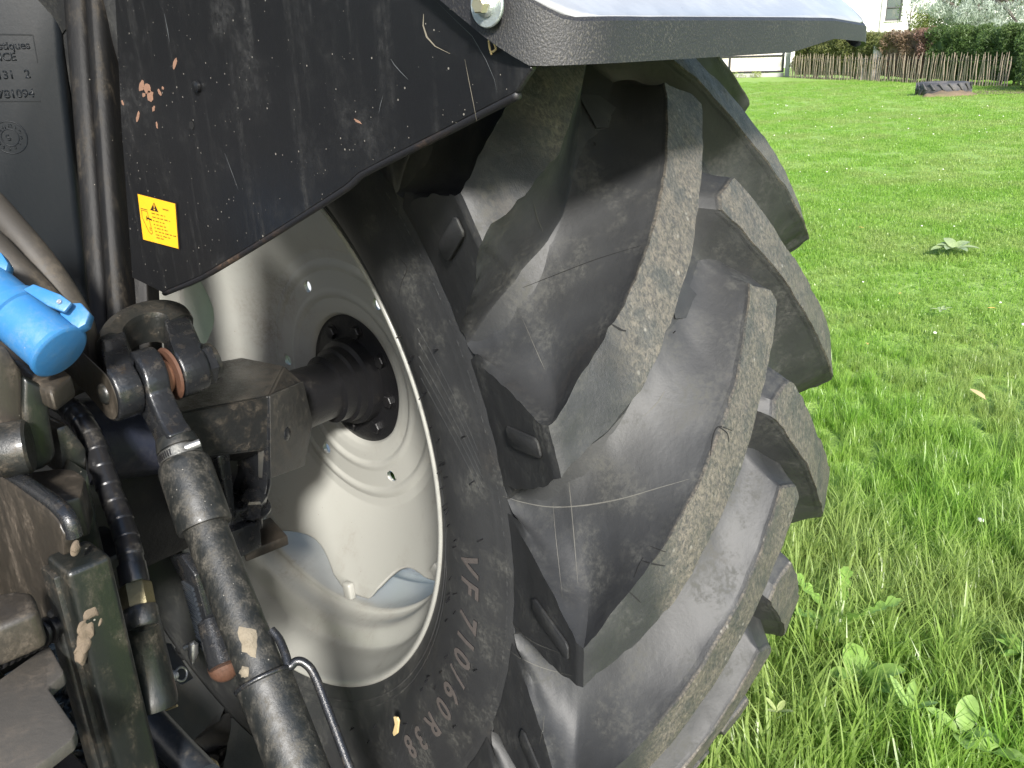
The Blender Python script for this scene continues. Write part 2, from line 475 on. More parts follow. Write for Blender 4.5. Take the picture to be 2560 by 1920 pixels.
# ---- tyre: profile across the tread, x from the tractor side outwards, R from the axle
XC = .20                                    # tread centre plane
CP = [(.004, .496), (-.006, .503), (-.012, .513), (-.022, .528), (-.045, .560), (-.060, .595), (-.066, .630), (-.0665, .660), (-.0667, .668), (-.0665, .673), (-.066, .690),
      (-.061, .715), (-.050, .748), (-.030, .783), (.000, .814), (.040, .838), (.09, .855), (.14, .863), (.20, .866)]
def sub(pl, n):
    pl3 = [Vector((a, b, 0)) for a, b in pl]; sp = smooth_path(pl3, n); return [(p.x, p.y) for p in sp]
half = sub(CP, 5)
prof = half + [(2*XC-x, r) for x, r in half[-2::-1]]
def shrink_out(x, r):                       # the outer shoulder is slightly rounder
    return r - max(0, x-.25)*.13
prof = [(x, shrink_out(x, r)) for x, r in prof]
NS = 288
bm = bmesh.new(); rings = []
for (x, r) in prof:
    rings.append([bm.verts.new((x, -r*sin(2*pi*j/NS), -r*cos(2*pi*j/NS))) for j in range(NS)])
for a, b in zip(rings, rings[1:]):
    for j in range(NS): bm.faces.new((a[j], a[(j+1) % NS], b[(j+1) % NS], b[j]))
tyre = frombm('rear_tyre', bm, m_rub, tr, smooth=True)
tag(tyre, 'big black rear tyre with worn curved lugs')

# lug: c0 = carcass knots, e0 = lug top knots, aligned
KN = [  # s,  carcass(x,r),      top(x,r)
    (0.00, (-.0655, .694), (-.0675, .694)),
    (0.50, (-.056, .732), (-.118, .792)),
    (0.95, (-.040, .767), (-.149, .853)),
    (1.00, (-.037, .772), (-.150, .8625)),
    (1.05, (-.033, .778), (-.144, .8665)),
    (1.50, (-.005, .809), (-.080, .888)),
    (2.00, (.035, .8355), (-.010, .905)),
    (2.50, (.080, .852), (.065, .9145)),
    (3.00, (.130, .8615), (.130, .918)),
    (3.50, (.200, .866), (.200, .9185)),
    (4.00, (.270, .8635), (.270, .9165))]
def knots(s, k): return (interp(s, [q[0] for q in KN], [q[k][0] for q in KN]), interp(s, [q[0] for q in KN], [q[k][1] for q in KN]))
UPX = [-.15, -.13, -.096, -.05, 0, .05, .10, .14, .18, .23, .27]
UPA = [107.3, 108.4, 110.2, 112.2, 114.7, 117.5, 120.5, 123.6, 126.8, 130.6, 133.6]
LOX = [-.15, -.14, -.098, -.04, .02, .08, .136, .19, .224, .27]
LOA = [104.0, 104.6, 105.7, 107.6, 110.9, 114.3, 118.1, 121.8, 124.3, 127.8]
TH0 = 112.2
def soft(s, k):                              # the rounded version of the profile that the flank follows
    n = 15; w = 1.5; X = R = T = 0
    for i in range(n):
        t = -1+2*i/(n-1); g = 1-t*t+.02; q = knots(max(0, s+t*w), k); X += q[0]*g; R += q[1]*g; T += g
    return X/T, R/T
def up_of(s):
    ex = knots(max(0, s), 2)[0]; return interp(ex, UPX, UPA)-TH0+(1.0*(1-s) if s < 1 else 0)
def up_soft(s):
    n = 15; w = 1.1; A = T = 0
    for i in range(n):
        t = -1+2*i/(n-1); g = 1-t*t+.02; A += up_of(min(3.9, max(0, s+t*w)))*g; T += g
    return A/T
def lug_mesh(name, mirror, seed=0):
    svals = [i*.05 for i in range(0, 17)]+[.84, .88, .92, .95, .975, 1.0, 1.025, 1.06, 1.1, 1.16]
    while svals[-1] < 2.6: svals.append(svals[-1]+.06)
    svals += [2.66, 2.74, 2.82, 2.90, 2.98, 3.05, 3.12, 3.18, 3.24, 3.30, 3.36, 3.42, 3.47, 3.52, 3.56, 3.585, 3.6, 3.62, 3.645, 3.675, 3.71, 3.75, 3.80, 3.85, 3.92, 4.0]
    CUT = 3.60
    rl_ = [1.0, .90, .80, .70, .6, .5, .41, .33, .26, .19, .13, .08, .045, .02]
    tv = [('l', t) for t in rl_]
    tv += [('m', t) for t in (0, .03, .1, .2, .3, .4, .5, .6, .7, .8, .9, .97, 1.)]
    tv += [('u', t) for t in rl_[::-1]]
    bm = bmesh.new(); wl = []; grid = []
    for s0 in svals:
        rowlist = []
        for kind, t in tv:
            f = 0 if kind == 'l' else (1 if kind == 'u' else t)
            cut = CUT+.16-.42*f-.20*max(0, .3-f)
            s = s0
            if s0 > 2.6: s = s0+(cut-CUT)*min(1, (s0-2.6)/.5)
            cx, cr = knots(s, 1); ex, er = knots(s, 2)
            lo = interp(ex, LOX, LOA)-TH0; up = interp(ex, UPX, UPA)-TH0
            body = min(1, max(0, (s-.95)/.5))
            if s < 1.0:
                k = 1-s; up += 1.0*k; lo = 104.0-TH0-4.3*k
            q_ = min(1, s/1.9); q_ = q_*q_*(3-2*q_); wu = .045+.110*q_; wlw = .024+.028*q_
            if s > 2.3: wu = .155-.085*min(1, (s-2.3)/1.)
            if kind == 'l': th = lo-math.degrees(t*wlw/er); m = (1-t)**1.9
            elif kind == 'u':
                m = (1-t)**2.35; q2 = min(1, t*2.2); q2 = q2*q2*(3-2*q2)
                th = up+(up_soft(s)-up)*q2*min(1, max(0, (2.6-s)/.8))+math.degrees(t*wu/er)
            else: th = lo+(up-lo)*t; m = 1.
            d = (s0-CUT)/.40
            if d > 0: m *= max(0, 1-d)**2.2
            if m < 1 and s < 2.6:
                qx, qr = soft(s, 2); k = min(1, m)**5 if kind == 'u' else min(1, m)**.5
                ex, er = qx+(ex-qx)*k, qr+(er-qr)*k
            x = cx+m*(ex-cx); r = cr+m*(er-cr)-.0012*(1-m)
            wear = (1. if m > .985 else .35 if m > .90 else 0) if s >= 1.0 else 0
            wear *= min(1, .45+max(0, s-1)*.5) if mirror else min(1, .10+max(0, s-1.25)*.75)  # inner tips less worn, and darkened further to stand in for shade
            nv_ = Vector((x*38, th*.55+seed*17.3, seed*7.7)); wv = noise.noise(nv_); wv2 = noise.noise(nv_*2.7)
            am = min(1, max(0, (m-.45)/.4)); r += am*(.0016*wv+.0011*wv2)-am*.0012*max(0, wv2)
            th += am*(.22*noise.noise(nv_*1.7+Vector((5, 1, 2)))+.14*noise.noise(nv_*4.1))*(1 if kind != 'm' or t in (0, 1.) or t < .04 or t > .96 else .2)
            x += am*.0012*noise.noise(nv_*2.2+Vector((0, 9, 4)))
            if mirror: x = 2*XC-x; r = shrink_out(x, r)
            a = radians(th)
            rowlist.append(bm.verts.new((x, -r*sin(a), -r*cos(a)))); wl.append(wear)
        grid.append(rowlist)
    for a, b in zip(grid, grid[1:]):
        for j in range(len(tv)-1): bm.faces.new((a[j], a[j+1], b[j+1], b[j]))
    bmesh.ops.recalc_face_normals(bm, faces=bm.faces)
    f0 = max(bm.faces, key=lambda f: f.calc_center_median().length)
    if f0.normal.dot(Vector((0, f0.calc_center_median().y, f0.calc_center_median().z))) < 0:
        bmesh.ops.reverse_faces(bm, faces=bm.faces)
    me = bpy.data.meshes.new(name); bm.to_mesh(me); bm.free()
    at = me.attributes.new('wear', 'FLOAT', 'POINT')
    for i, w in enumerate(wl): at.data[i].value = w
    for p in me.polygons: p.use_smooth = True
    me.set_sharp_from_angle(angle=radians(32))
    me.materials.append(m_rub)
    return me
NL = 23; PIT = 360/NL
lugs_in = [lug_mesh('tread_lug', False, q) for q in range(3)]; lugs_out = [lug_mesh('tread_lug', True, q+5) for q in range(3)]
def slot_mesh(me): return me
for k in range(NL):
    for me, th in ((lugs_in[k % 3], TH0+.3-PIT*k), (lugs_out[k % 3], TH0-7.6-PIT*k)):
        o = bpy.data.objects.new('tread_lug', me); col.objects.link(o); o.parent = tyre
        o.rotation_euler = (radians(-th), 0, 0) if False else (-radians(th), 0, 0)
# wear-indicator pads on the buttress faces of the inner lugs
def on_tyre(x, r, thd): a = radians(thd); return Vector((x, -r*sin(a), -r*cos(a)))
for k in range(-2, 6):
    th = TH0+.3-PIT*k
    pts_ = []
    lo_ = th-6.3
    for (s, da) in ((.30, -.75), (.36, -1.05), (.80, -.85), (.84, -.6), (.84, .35), (.80, .62), (.34, .75), (.30, .45)):
        ex, er = knots(s, 2); pts_.append(on_tyre(ex-.0008, er, lo_+da))
    bm = bmesh.new(); bm_prism(bm, pts_, (-.004, 0, 0), .0016, 2)
    frombm('lug_pad', bm, m_rub, tyre, angle=35)
# low steps moulded into the tread floor beside each outer lug
for k in range(-2, 6):
    th = TH0-7.6-PIT*k
    pts_ = []
    bm = bmesh.new(); top = []; bot = []
    n = 14
    A = []; B = []
    for i in range(n+1):
        t = i/n; x = .10+.20*t; base = interp(2*XC-x, UPX, UPA)-TH0+th-1.2+3.0*(1-t)
        rr_ = interp(x, [.07, .13, .2, .27, .33], [.8495, .8615, .866, .8605, .846])
        A.append((x, rr_, base+1.5*(1-.6*t))); B.append((x, rr_, base-1.5))
    va = [bm.verts.new(on_tyre(x, r+.0055, a)) for x, r, a in A]; vb = [bm.verts.new(on_tyre(x, r+.0045, a)) for x, r, a in B]
    vc = [bm.verts.new(on_tyre(x, r-.004, a+.12)) for x, r, a in A]; vd = [bm.verts.new(on_tyre(x, r-.004, a)) for x, r, a in B]
    for q, w in ((vc, va), (va, vb), (vb, vd)):
        for i in range(n): bm.faces.new((q[i], q[i+1], w[i+1], w[i]))
    frombm('floor_step', bm, m_rub, tyre, angle=35)
# crumbly mould flash and a second fine ring on the sidewall
def sidewall_x(r): 
    best = None
    for (x, rr_) in half:
        if rr_ <= r: best = x
    return interp(r, [q[1] for q in half if True][:len(half)], [q[0] for q in half])
for R0, hh, nn, jag in ((.681, .0007, 1400, .0014), (.6715, -.0006, 500, 0), (.530, .002, 400, 0), (.541, .001, 400, 0)):
    bm = bmesh.new(); L = []
    rj = random.Random(5)
    for j in range(nn):
        a = 360*j/nn; dj = rj.uniform(-jag, jag); x0 = sidewall_x(R0)
        L.append([bm.verts.new(on_tyre(x0+.001, R0-.0022, a)), bm.verts.new(on_tyre(x0-hh-dj*.5, R0+dj*.6, a)), bm.verts.new(on_tyre(x0+.001, R0+.0022, a))])
    for j in range(nn):
        p, q = L[j], L[(j+1) % nn]
        bm.faces.new((p[0], p[1], q[1], q[0])); bm.faces.new((p[1], p[2], q[2], q[1]))
    frombm('sidewall_ring', bm, m_rub, tyre, smooth=True)
# fan of decorative ribs
def rib(pr, w=.0018, h=.0008):
    bm = bmesh.new(); L = []
    for (r, a) in pr:
        x0 = sidewall_x(r); dth = math.degrees(w/r)
        L.append([bm.verts.new(on_tyre(x0+.001, r-w*.3, a-dth)), bm.verts.new(on_tyre(x0-h, r, a)), bm.verts.new(on_tyre(x0+.001, r+w*.3, a+dth))])
    for p, q in zip(L, L[1:]):
        bm.faces.new((p[0], p[1], q[1], q[0])); bm.faces.new((p[1], p[2], q[2], q[1]))
    frombm('sidewall_rib', bm, m_rub, tyre, smooth=True)
for base in (0, -62):
    for i, (ra, aa, rb, ab) in enumerate([(.583, 112, .655, 98.2), (.592, 113.5, .658, 99.2), (.600, 114.6, .660, 100.2), (.612, 116, .661, 101.4), (.622, 117.5, .662, 103)]):
        rib([(ra+(rb-ra)*t, aa+(ab-aa)*t+base) for t in [q/18 for q in range(19)]])
# size lettering
def curved_text(s_list, R0, size, mat, name, depth=.0013):
    for ch, a0 in s_list:
        bm = bmesh.new()
        me = text_mesh(ch, size, 0, .0013)
        me2 = bmesh.new(); me2.from_mesh(me); bpy.data.meshes.remove(me)
        bmesh.ops.triangulate(me2, faces=me2.faces)
        bmesh.ops.subdivide_edges(me2, edges=[e for e in me2.edges if e.calc_length() > size*.2], cuts=1)
        mp = {}; low = {}
        def pt(v, dx):
            r = R0+(v.co.y-size*.35); th = a0-math.degrees(v.co.x*1.0/R0)
            return on_tyre(sidewall_x(r)+dx, r, th)
        for v in me2.verts: mp[v] = bm.verts.new(pt(v, -depth))
        for f in me2.faces: bm.faces.new([mp[v] for v in f.verts])
        for e in [e for e in me2.edges if len(e.link_faces) == 1]:
            for v in e.verts:
                if v not in low: low[v] = bm.verts.new(pt(v, .001))
            p, q = e.verts; f = bm.faces.new((mp[p], mp[q], low[q], low[p])); f.material_index = 1
        me2.free()
        frombm(name, bm, [mat, m_dark], tyre)
curved_text([('V', 88.6), ('F', 85.2), ('7', 80.0), ('1', 76.7), ('0', 73.4), ('/', 69.9), ('6', 66.2), ('0', 62.2), ('R', 57.2), ('3', 52.3), ('8', 48.4)], .6165, .049, m_letter, 'raised_letter')
# little rubber whiskers left by the mould vents
bm = bmesh.new(); rw = random.Random(9)
for k in range(46):
    a = rw.uniform(30, 118); r = rw.choice((.565, .585, .645)); x0 = sidewall_x(r)
    p = on_tyre(x0, r, a); q = p+Vector((-.007, rw.uniform(-.003, .003), rw.uniform(-.004, .002)))
    bm_tube(bm, [p, q], .0009, 5)
for k in range(30):
    a = rw.uniform(60, 128); x = rw.uniform(-.02, .16); p = on_tyre(x, interp(x, [-.03, 0, .04, .09, .14, .2], [.783, .814, .838, .855, .863, .866]), a)
    bm_tube(bm, [p, p+on_tyre(0, .006, a+rw.uniform(-40, 40))], .0006, 5)
tag(frombm('vent_whiskers', bm, m_dark, tyre), kind='stuff')

# ---- rim
RP = [(.006, .5005), (-.004, .507), (-.010, .510), (-.0135, .508), (-.0125, .503), (-.006, .498), (.004, .494), (.018, .488), (.036, .481), (.058, .478), (.066, .474), (.074, .462), (.082, .449), (.092, .444), (.118, .443), (.128, .436), (.138, .432),
      (.24, .432), (.26, .444), (.30, .47), (.36, .482), (.392, .49), (.405, .503), (.410, .508), (.405, .510)]
bm = bmesh.new(); rings = []
for (x, r) in sub(RP, 2):
    rings.append([bm.verts.new((x, -r*sin(2*pi*j/160), -r*cos(2*pi*j/160))) for j in range(160)])
for a, b in zip(rings, rings[1:]):
    for j in range(160): bm.faces.new((a[j], a[(j+1) % 160], b[(j+1) % 160], b[j]))
rim = frombm('wheel_rim', bm, m_rim, tr, smooth=True); tag(rim, 'cream white steel wheel rim')
sm = rim.modifiers.new('solid', 'SOLIDIFY'); sm.thickness = .006; sm.offset = -1
# disc with scalloped edge and six holes; angles measured as atan2(z, y)
def disc_x(r):
    return interp(r, [.0, .131, .136, .150, .168, .176, .186, .222, .231, .243, .262, .40, .43], [.262, .262, .246, .2425, .241, .2355, .238, .238, .2325, .2375, .234, .152, .150])
def disc_R(ph):
    d = (ph+99+22.5) % 45-22.5; f = min(1, max(0, (abs(d)-5.5)/17.0))
    return .424-.054*sin(f*pi/2)
HOLES = []
for (u, v) in [(625, 777), (668, 618), (817, 656), (912, 875), (848, 1027), (709, 967)]:
    q = PX(u, v, .238); HOLES.append((q.y, q.z))
bm = bmesh.new(); NA = 480; NRr = 96; grid = []
HR = .0115
def snaph(y, z):
    for hy, hz in HOLES:
        d = hypot(y-hy, z-hz)
        if d < HR*1.35:
            if d < 1e-6: return y, z, True
            if d < HR*.62: return y, z, True
            k = HR/d
            return hy+(y-hy)*k, hz+(z-hz)*k, False
    return y, z, False
dead = set()
for i in range(NRr+1):
    row = []
    for j in range(NA):
        ph = 360*j/NA; R = disc_R(ph); r = .131+(R-.131)*i/NRr
        y, z = r*cos(radians(ph)), r*sin(radians(ph)); y, z, dd = snaph(y, z)
        v = bm.verts.new((disc_x(r), y, z)); row.append(v)
        if dd: dead.add(v)
    grid.append(row)
for a, b in zip(grid, grid[1:]):
    for j in range(NA):
        f = (a[j], a[(j+1) % NA], b[(j+1) % NA], b[j])
        if any(v in dead for v in f): continue
        c0 = sum((v.co for v in f), Vector())/4
        if any(hypot(c0.y-hy, c0.z-hz) < HR*.93 for hy, hz in HOLES): continue
        bm.faces.new(f)
bmesh.ops.delete(bm, geom=[v for v in bm.verts if not v.link_faces], context='VERTS')
disc = frombm('wheel_disc', bm, m_rim, rim, smooth=True)
sm = disc.modifiers.new('solid', 'SOLIDIFY'); sm.thickness = .008; sm.offset = 0
# clips joining disc and rim
for k in range(8):
    ph = radians(-99+45*k+2); er_ = Vector((0, cos(ph), sin(ph))); et = Vector((0, -sin(ph), cos(ph)))
    c0 = er_*.414+Vector((.147, 0, 0))
    bm = bmesh.new(); bm_box(bm, c0+Vector((-.006, 0, 0)), et*.012, Vector((.008, 0, 0)), er_*.018, .005, 3)
    frombm('rim_clip', bm, m_rim, rim, angle=40)
# ---- hub, shaft and axle housing
lathe('hub_flange', [(.246, .05), (.248, .118), (.252, .131), (.262, .134), (.268, .134)], (0, 0, 0), (1, 0, 0), m_dark, tr, 48)
hub = [o for o in bpy.data.objects if o.name == 'hub_flange'][0]
for k in range(8):
    a = radians(45*k+12); c0 = Vector((.249, .103*cos(a), .103*sin(a)))
    bm = bmesh.new(); bm_hex(bm, c0, Vector((-1, 0, 0)), .013, .010); lathe_pts(bm, [(0, .017), (.002, .017)], c0, (-1, 0, 0), 20)
    frombm('hub_bolt', bm, m_dark, hub, angle=35)
lathe('axle_shaft', [(-.06, .062), (.06, .060), (.15, .056), (.175, .056), (.178, .066), (.200, .067), (.203, .074), (.220, .075), (.224, .084), (.247, .086)], (0, 0, 0), (1, 0, 0), m_dark, tr, 40)

# ---- side panel inside the wheel (x = const sheet with folded lower lip)
XP = -.225
def pan(u, v, dx=0): return PX(u, v, XP+dx)
edge = [(350, 632), (430, 598), (520, 545), (640, 470), (745, 402), (775, 375), (840, 340), (960, 280), (1060, 228), (1115, 200)]
outl = [(245, -60), (262, 280), (285, 600)]+edge+[(1133, 172), (1150, 148), (1138, 118), (1095, 60), (1085, -60)]
pts3 = [pan(*q) for q in outl]
bm = bmesh.new(); bm_prism(bm, pts3, (.006, 0, 0), .0012, 1)
panel = frombm('side_panel', bm, m_plate, tr, angle=30)
tag(panel, 'scratched black side panel with a yellow warning decal')
# worn lip along the lower edge
bm = bmesh.new()
lip = smooth_path([pan(u, v+1) for u, v in edge], 4)
bm_tube(bm, [p+Vector((.004, .001, -.001)) for p in lip], .0038, 8)
m_lip = painted('chipped_panel_edge', (.012, .012, .014), (.14, .085, .05), .32, .5, .8, 11, 0, .0005)
frombm('panel_lip', bm, m_lip, panel, smooth=True)
# paint chips down to primer, bolt head and a black disc painted as a hole's shade
def chip(cx, cy, w, h, ang, seed, mat=m_primer):
    r = random.Random(seed); pl = []
    for k in range(11):
        a = 2*pi*k/11; f = r.uniform(.7, 1.15); dx, dy = w*cos(a)*f, h*sin(a)*f
        pl.append(pan(cx+dx*cos(ang)-dy*sin(ang), cy+dx*sin(ang)+dy*cos(ang), -.0002))
    bm = bmesh.new(); bm_prism(bm, pl, (-.0004, 0, 0), 0)
    frombm('paint_chip', bm, mat, panel)
for i, (cx, cy, w, h, a) in enumerate([(318, 192, 7, 13, -.25), (325, 207, 7, 14, .05), (306, 186, 5, 14, .12), (311, 205, 4, 5, 0), (378, 139, 4, 14, .25), (298, 252, 3, 11, .15), (345, 200, 2.5, 9, -.4),
                                       (339, 270, 2, 9, -.15), (332, 235, 3, 7, .2), (773, 262, 2.5, 10, -1.0), (352, 190, 2, 4, -.3), (265, 222, 2, 6, -.3)]):
    chip(cx, cy, w, h, a, i)
c0 = pan(427, 187, -.001); lathe('panel_rivet', [(0, .006), (.003, .006), (.0045, .003)], c0, (-1, 0, 0), m_plate, panel, 16)
c0 = pan(414, 271, -.0003); lathe('hole_shade_disc', [(0, .0045), (.0006, .0045)], c0, (-1, 0, 0), m_hole_shade, panel, 16)
# long scratches in the paint
def scratch(pl, w, mat):
    bm = bmesh.new(); L = []
    for i, (u, v) in enumerate(pl):
        t = i/(len(pl)-1); ww = .7*w*sin(pi*min(max(t, .08), .92))
        L.append([bm.verts.new(pan(u-ww, v+ww*.3, -.0005)), bm.verts.new(pan(u+ww, v-ww*.3, -.0005))])
    for p, q in zip(L, L[1:]): bm.faces.new((p[0], p[1], q[1], q[0]))
    frombm('paint_scratch', bm, mat, panel)
m_scr = NT('scratch').done((.075, .08, .083), .6)
m_scr2 = NT('pale_scuff').done((.19, .17, .13), .7)
scratch([(945, 5), (980, 40), (1020, 78), (1050, 130), (1068, 172), (1074, 200)], .9, m_scr)
scratch([(844, 127), (852, 140), (866, 156), (882, 172)], 1.6, m_scr)
scratch([(1004, 128), (1012, 170), (1022, 220), (1030, 262)], .8, m_scr2)
scratch([(915, 30), (914, 55), (922, 80), (940, 100), (972, 116)], 2.6, m_scr2)
scratch([(828, 205), (822, 225), (818, 245)], 1.0, m_scr)
scratch([(485, 330), (500, 370), (515, 410)], .8, m_scr)
scratch([(355, 30), (362, 65), (366, 90)], 1.2, m_scr)
# warning decal
dq = [PX(*q, XP-.0012) for q in ((298, 419), (379, 440), (386, 537), (310, 517))]
def dl(a, b, o=0): 
    p = dq[0]*(1-a)*(1-b)+dq[1]*a*(1-b)+dq[2]*a*b+dq[3]*(1-a)*b
    return p+Vector((-.0004-o, 0, 0))
bm = bmesh.new()
def dface(pl, mi, o):
    f = bm.faces.new([bm.verts.new(dl(a, b, o)) for a, b in pl]); f.material_index = mi
dface([(-.02, -.02), (1.03, -.02), (1.03, 1.02), (-.02, 1.02)], 1, -.0003)
dface([(0, 0), (1, 0), (1, 1), (0, 1)], 0, 0)
dface([(.44, .09), (.31, .285), (.54, .285)], 1, .0002)
dface([(.425, .135), (.452, .135), (.443, .215), (.428, .215)], 0, .0004)
dface([(.418, .232), (.452, .232), (.452, .262), (.418, .262)], 0, .0004)
def dline(a0, b0, a1, b1, w):
    dx, dy = a1-a0, b1-b0; l = hypot(dx, dy); nx, ny = -dy/l*w, dx/l*w
    dface([(a0+nx, b0+ny), (a1+nx, b1+ny), (a1-nx, b1-ny), (a0-nx, b0-ny)], 1, .0002)
for L in ((.04, .30, .23, .30, .008), (.04, .335, .23, .335, .006), (.06, .345, .055, .50, .007), (.055, .50, .20, .78, .007), (.20, .78, .27, .83, .007), (.27, .83, .31, .79, .007), (.31, .79, .22, .345, .006),
          (.18, .48, .33, .50, .02), (.19, .44, .185, .54, .012), (.245, .68, .28, .70, .006), (.245, .68, .25, .74, .006), (.25, .74, .285, .74, .006)): dline(*L)
rl = random.Random(2)
for i, (b, a1) in enumerate([(.345, .72), (.425, .84), (.505, .68), (.585, .74), (.66, .78), (.735, .98), (.81, .82), (.875, .62)]):
    a = .34+.01*i
    while a < a1:
        w = rl.uniform(.04, .11); x1 = min(a+w, a1)
        q = a
        while q < x1-.008:
            g = rl.uniform(.010, .018); hh = rl.choice((.011, .011, .016))
            dface([(q, b-hh), (q+g*.62, b-hh), (q+g*.62, b+.011), (q, b+.011)], 1, .0002); q += g
        a = x1+.028
q = .66
while q < .82: dface([(q, .175), (q+.012, .175), (q+.012, .205), (q, .205)], 1, .0002); q += .02
me = bpy.data.meshes.new('warning_decal'); bm.to_mesh(me); bm.free()
link('warning_decal', me, [m_yellow, m_ink], panel)

# ---- mudguard extension: grained lip all round, smooth top rising over the wheel
RG = 1.079
def guard_section(alpha, drop, inset=0.):
    # returns plan points for one section: list of (x, radius)
    xl, xr = -.222, .352
    return [(xl, RG-drop), (xl, RG-.012), (xl+.006, RG-.004), (xl+.02, RG+.002), (xl+.06, RG+.004), (.06, RG+.006), (xr-.06, RG+.004), (xr-.02, RG), (xr-.006, RG-.006), (xr, RG-.014), (xr, RG-drop)]
# outline of the rear lip in plan
lipx = []
def arc(cx, cy, r, a0, a1, n): return [(cx+r*cos(radians(a0+(a1-a0)*i/n)), cy+r*sin(radians(a0+(a1-a0)*i/n))) for i in range(n+1)]
YL = -.905
plan = [(-.238, -.70), (-.238, -.78), (-.238, -.82)]+arc(-.238+.075, YL+.070, .075, 184, 266, 9)+[(-.12, YL-.004), (0, YL-.005), (.12, YL-.004), (.23, YL)]+arc(.377-.055, YL+.06, .055, 275, 352, 7)+[(.384, -.80), (.384, -.70)]
def zlow(x, y):
    s = max(0, (y-(-.875)))             # side skirts climb with the fender
    arch = .012*max(0, 1-((x-.26)/.10)**2)
    return .583+arch+s*.62
def ztop(x, y):
    d = max(0, y+.895); e = max(0, x-.20)/.184; return .6145+.70*d-.15*d*d-.011*e*e
bm = bmesh.new(); lo = []; hi = []; hi2 = []; lo2 = []
for i, (x, y) in enumerate(plan):
    p = Vector(plan[max(i-1, 0)]); q = Vector(plan[min(i+1, len(plan)-1)]); d = (q-p).normalized(); nin = Vector((-d.y, d.x))
    zl, zt = zlow(x, y), ztop(x, y)
    lo.append(bm.verts.new((x, y, zl)))
    hi.append(bm.verts.new((x+nin.x*.001, y+nin.y*.001, zt-.003)))
    hi2.append(bm.verts.new((x+nin.x*.005, y+nin.y*.005, zt)))
    lo2.append(bm.verts.new((x+nin.x*.005, y+nin.y*.005, zl+.001)))
n = len(plan)
for a, b in ((lo, hi), (hi, hi2), (lo2, lo), (hi2, lo2)):
    for i in range(n-1): bm.faces.new((a[i], a[i+1], b[i+1], b[i]))
guard = frombm('mudguard', bm, m_guard, tr, angle=35); tag(guard, 'black grained plastic mudguard over the rear tyre')
# top skin: the same surface as the upper rim of the lip
pl_x = [p[0] for p in plan[2:-2]]; pl_y = [p[1] for p in plan[2:-2]]
bm = bmesh.new(); rows = []
xs_ = [-.2375, -.236, -.232, -.225, -.215, -.20, -.185, -.168]+[-.15+.05*i for i in range(10)]+[.32, .345, .36, .37, .377, .381, .3835]
order = sorted(zip(pl_x, pl_y))
for k in range(15):
    t = (k/14)**1.6; row = []
    for x in xs_:
        y0 = interp(x, [q[0] for q in order], [q[1] for q in order])+.005
        y = y0+(-.20-y0)*t
        row.append(bm.verts.new((x, y, ztop(x, y)+.0005)))
    rows.append(row)
for a, b in zip(rows, rows[1:]):
    for i in range(len(xs_)-1): bm.faces.new((a[i], a[i+1], b[i+1], b[i]))
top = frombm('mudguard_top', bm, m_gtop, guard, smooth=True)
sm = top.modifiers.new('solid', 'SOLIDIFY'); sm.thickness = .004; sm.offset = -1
# washer and bolt that hold the mudguard to the panel
c0 = PX(1054, 10, -.241)
wa = lathe('washer', [(0, .0150), (.0016, .0152), (.0022, .0145), (.0022, .0062)], c0, (-1, 0, 0), m_zinc, guard, 32)
lathe('bolt_flange', [(0, .0085), (.0015, .0085), (.003, .0068)], c0+Vector((-.0022, 0, 0)), (-1, 0, 0), m_zinc, guard, 24)
bm = bmesh.new(); bm_hex(bm, c0+Vector((-.005, 0, 0)), (-1, 0, 0), .0062, .006); frombm('bolt_head', bm, m_boltgold, guard, angle=30)
# bracket between panel and mudguard, hidden ties under the fender
# inner fender shell that shades the top of the wheel
bm = bmesh.new(); L = []
for k in range(19):
    a = radians(38+k*5.5); y, z = -.985*cos(a), .985*sin(a)
    L.append([bm.verts.new((-.215, y, z)), bm.verts.new((.30, y, z))])
for p, q in zip(L, L[1:]): bm.faces.new((p[0], p[1], q[1], q[0]))
sh = frombm('fender_shell', bm, m_dark, tr, smooth=True)
sm = sh.modifiers.new('solid', 'SOLIDIFY'); sm.thickness = .004

# ---- grey plastic tank panel with embossed writing (far left)
xd = Vector((cos(radians(36)), -sin(radians(36)), 0)); nd = Vector((-xd.y*-1, 0, 0))
nd = Vector((-sin(radians(36)), -cos(radians(36)), 0))
o0 = P(40, 210, 1.42)
def onpan(u, v, off=0.0):
    d = ray(u, v); t = (o0-CAM).dot(nd)/d.dot(nd); return CAM+t*d+nd*off
prism('fuel_tank', [onpan(-160, -80), onpan(122, -80), onpan(134, 120), onpan(165, 420), onpan(205, 800), onpan(-120, 800)], -nd*.25, m_tank, tr, .012, 4)
tank = [o for o in bpy.data.objects if o.name == 'fuel_tank'][0]
def emboss(s, u, v, size_px, rot=0):
    me = text_mesh(s, 1, 0, .015); c0 = onpan(u, v); k = (onpan(u, v+size_px)-c0).length
    zl = Vector((0, 0, 1)); bm = bmesh.new(); bm.from_mesh(me); bpy.data.meshes.remove(me)
    r = bmesh.ops.extrude_face_region(bm, geom=list(bm.faces)); 
    nv = [e for e in r['geom'] if isinstance(e, bmesh.types.BMVert)]
    for v_ in bm.verts: v_.co.z = -.001
    for v_ in nv: v_.co.z = .0011
    cr, sr = cos(rot), sin(rot)
    for v_ in bm.verts:
        x, y = v_.co.x*cr-v_.co.y*sr, v_.co.x*sr+v_.co.y*cr
        v_.co = c0+xd*(x*k)+zl*(y*k)+nd*v_.co.z
    frombm('embossed_text', bm, m_tank, tank)
emboss('stiques', 32, 106, 24); emboss('NCE', 12, 131, 24); emboss('131', 14, 170, 25); emboss('2', 61, 168, 25); emboss('781094', 37, 211, 25)
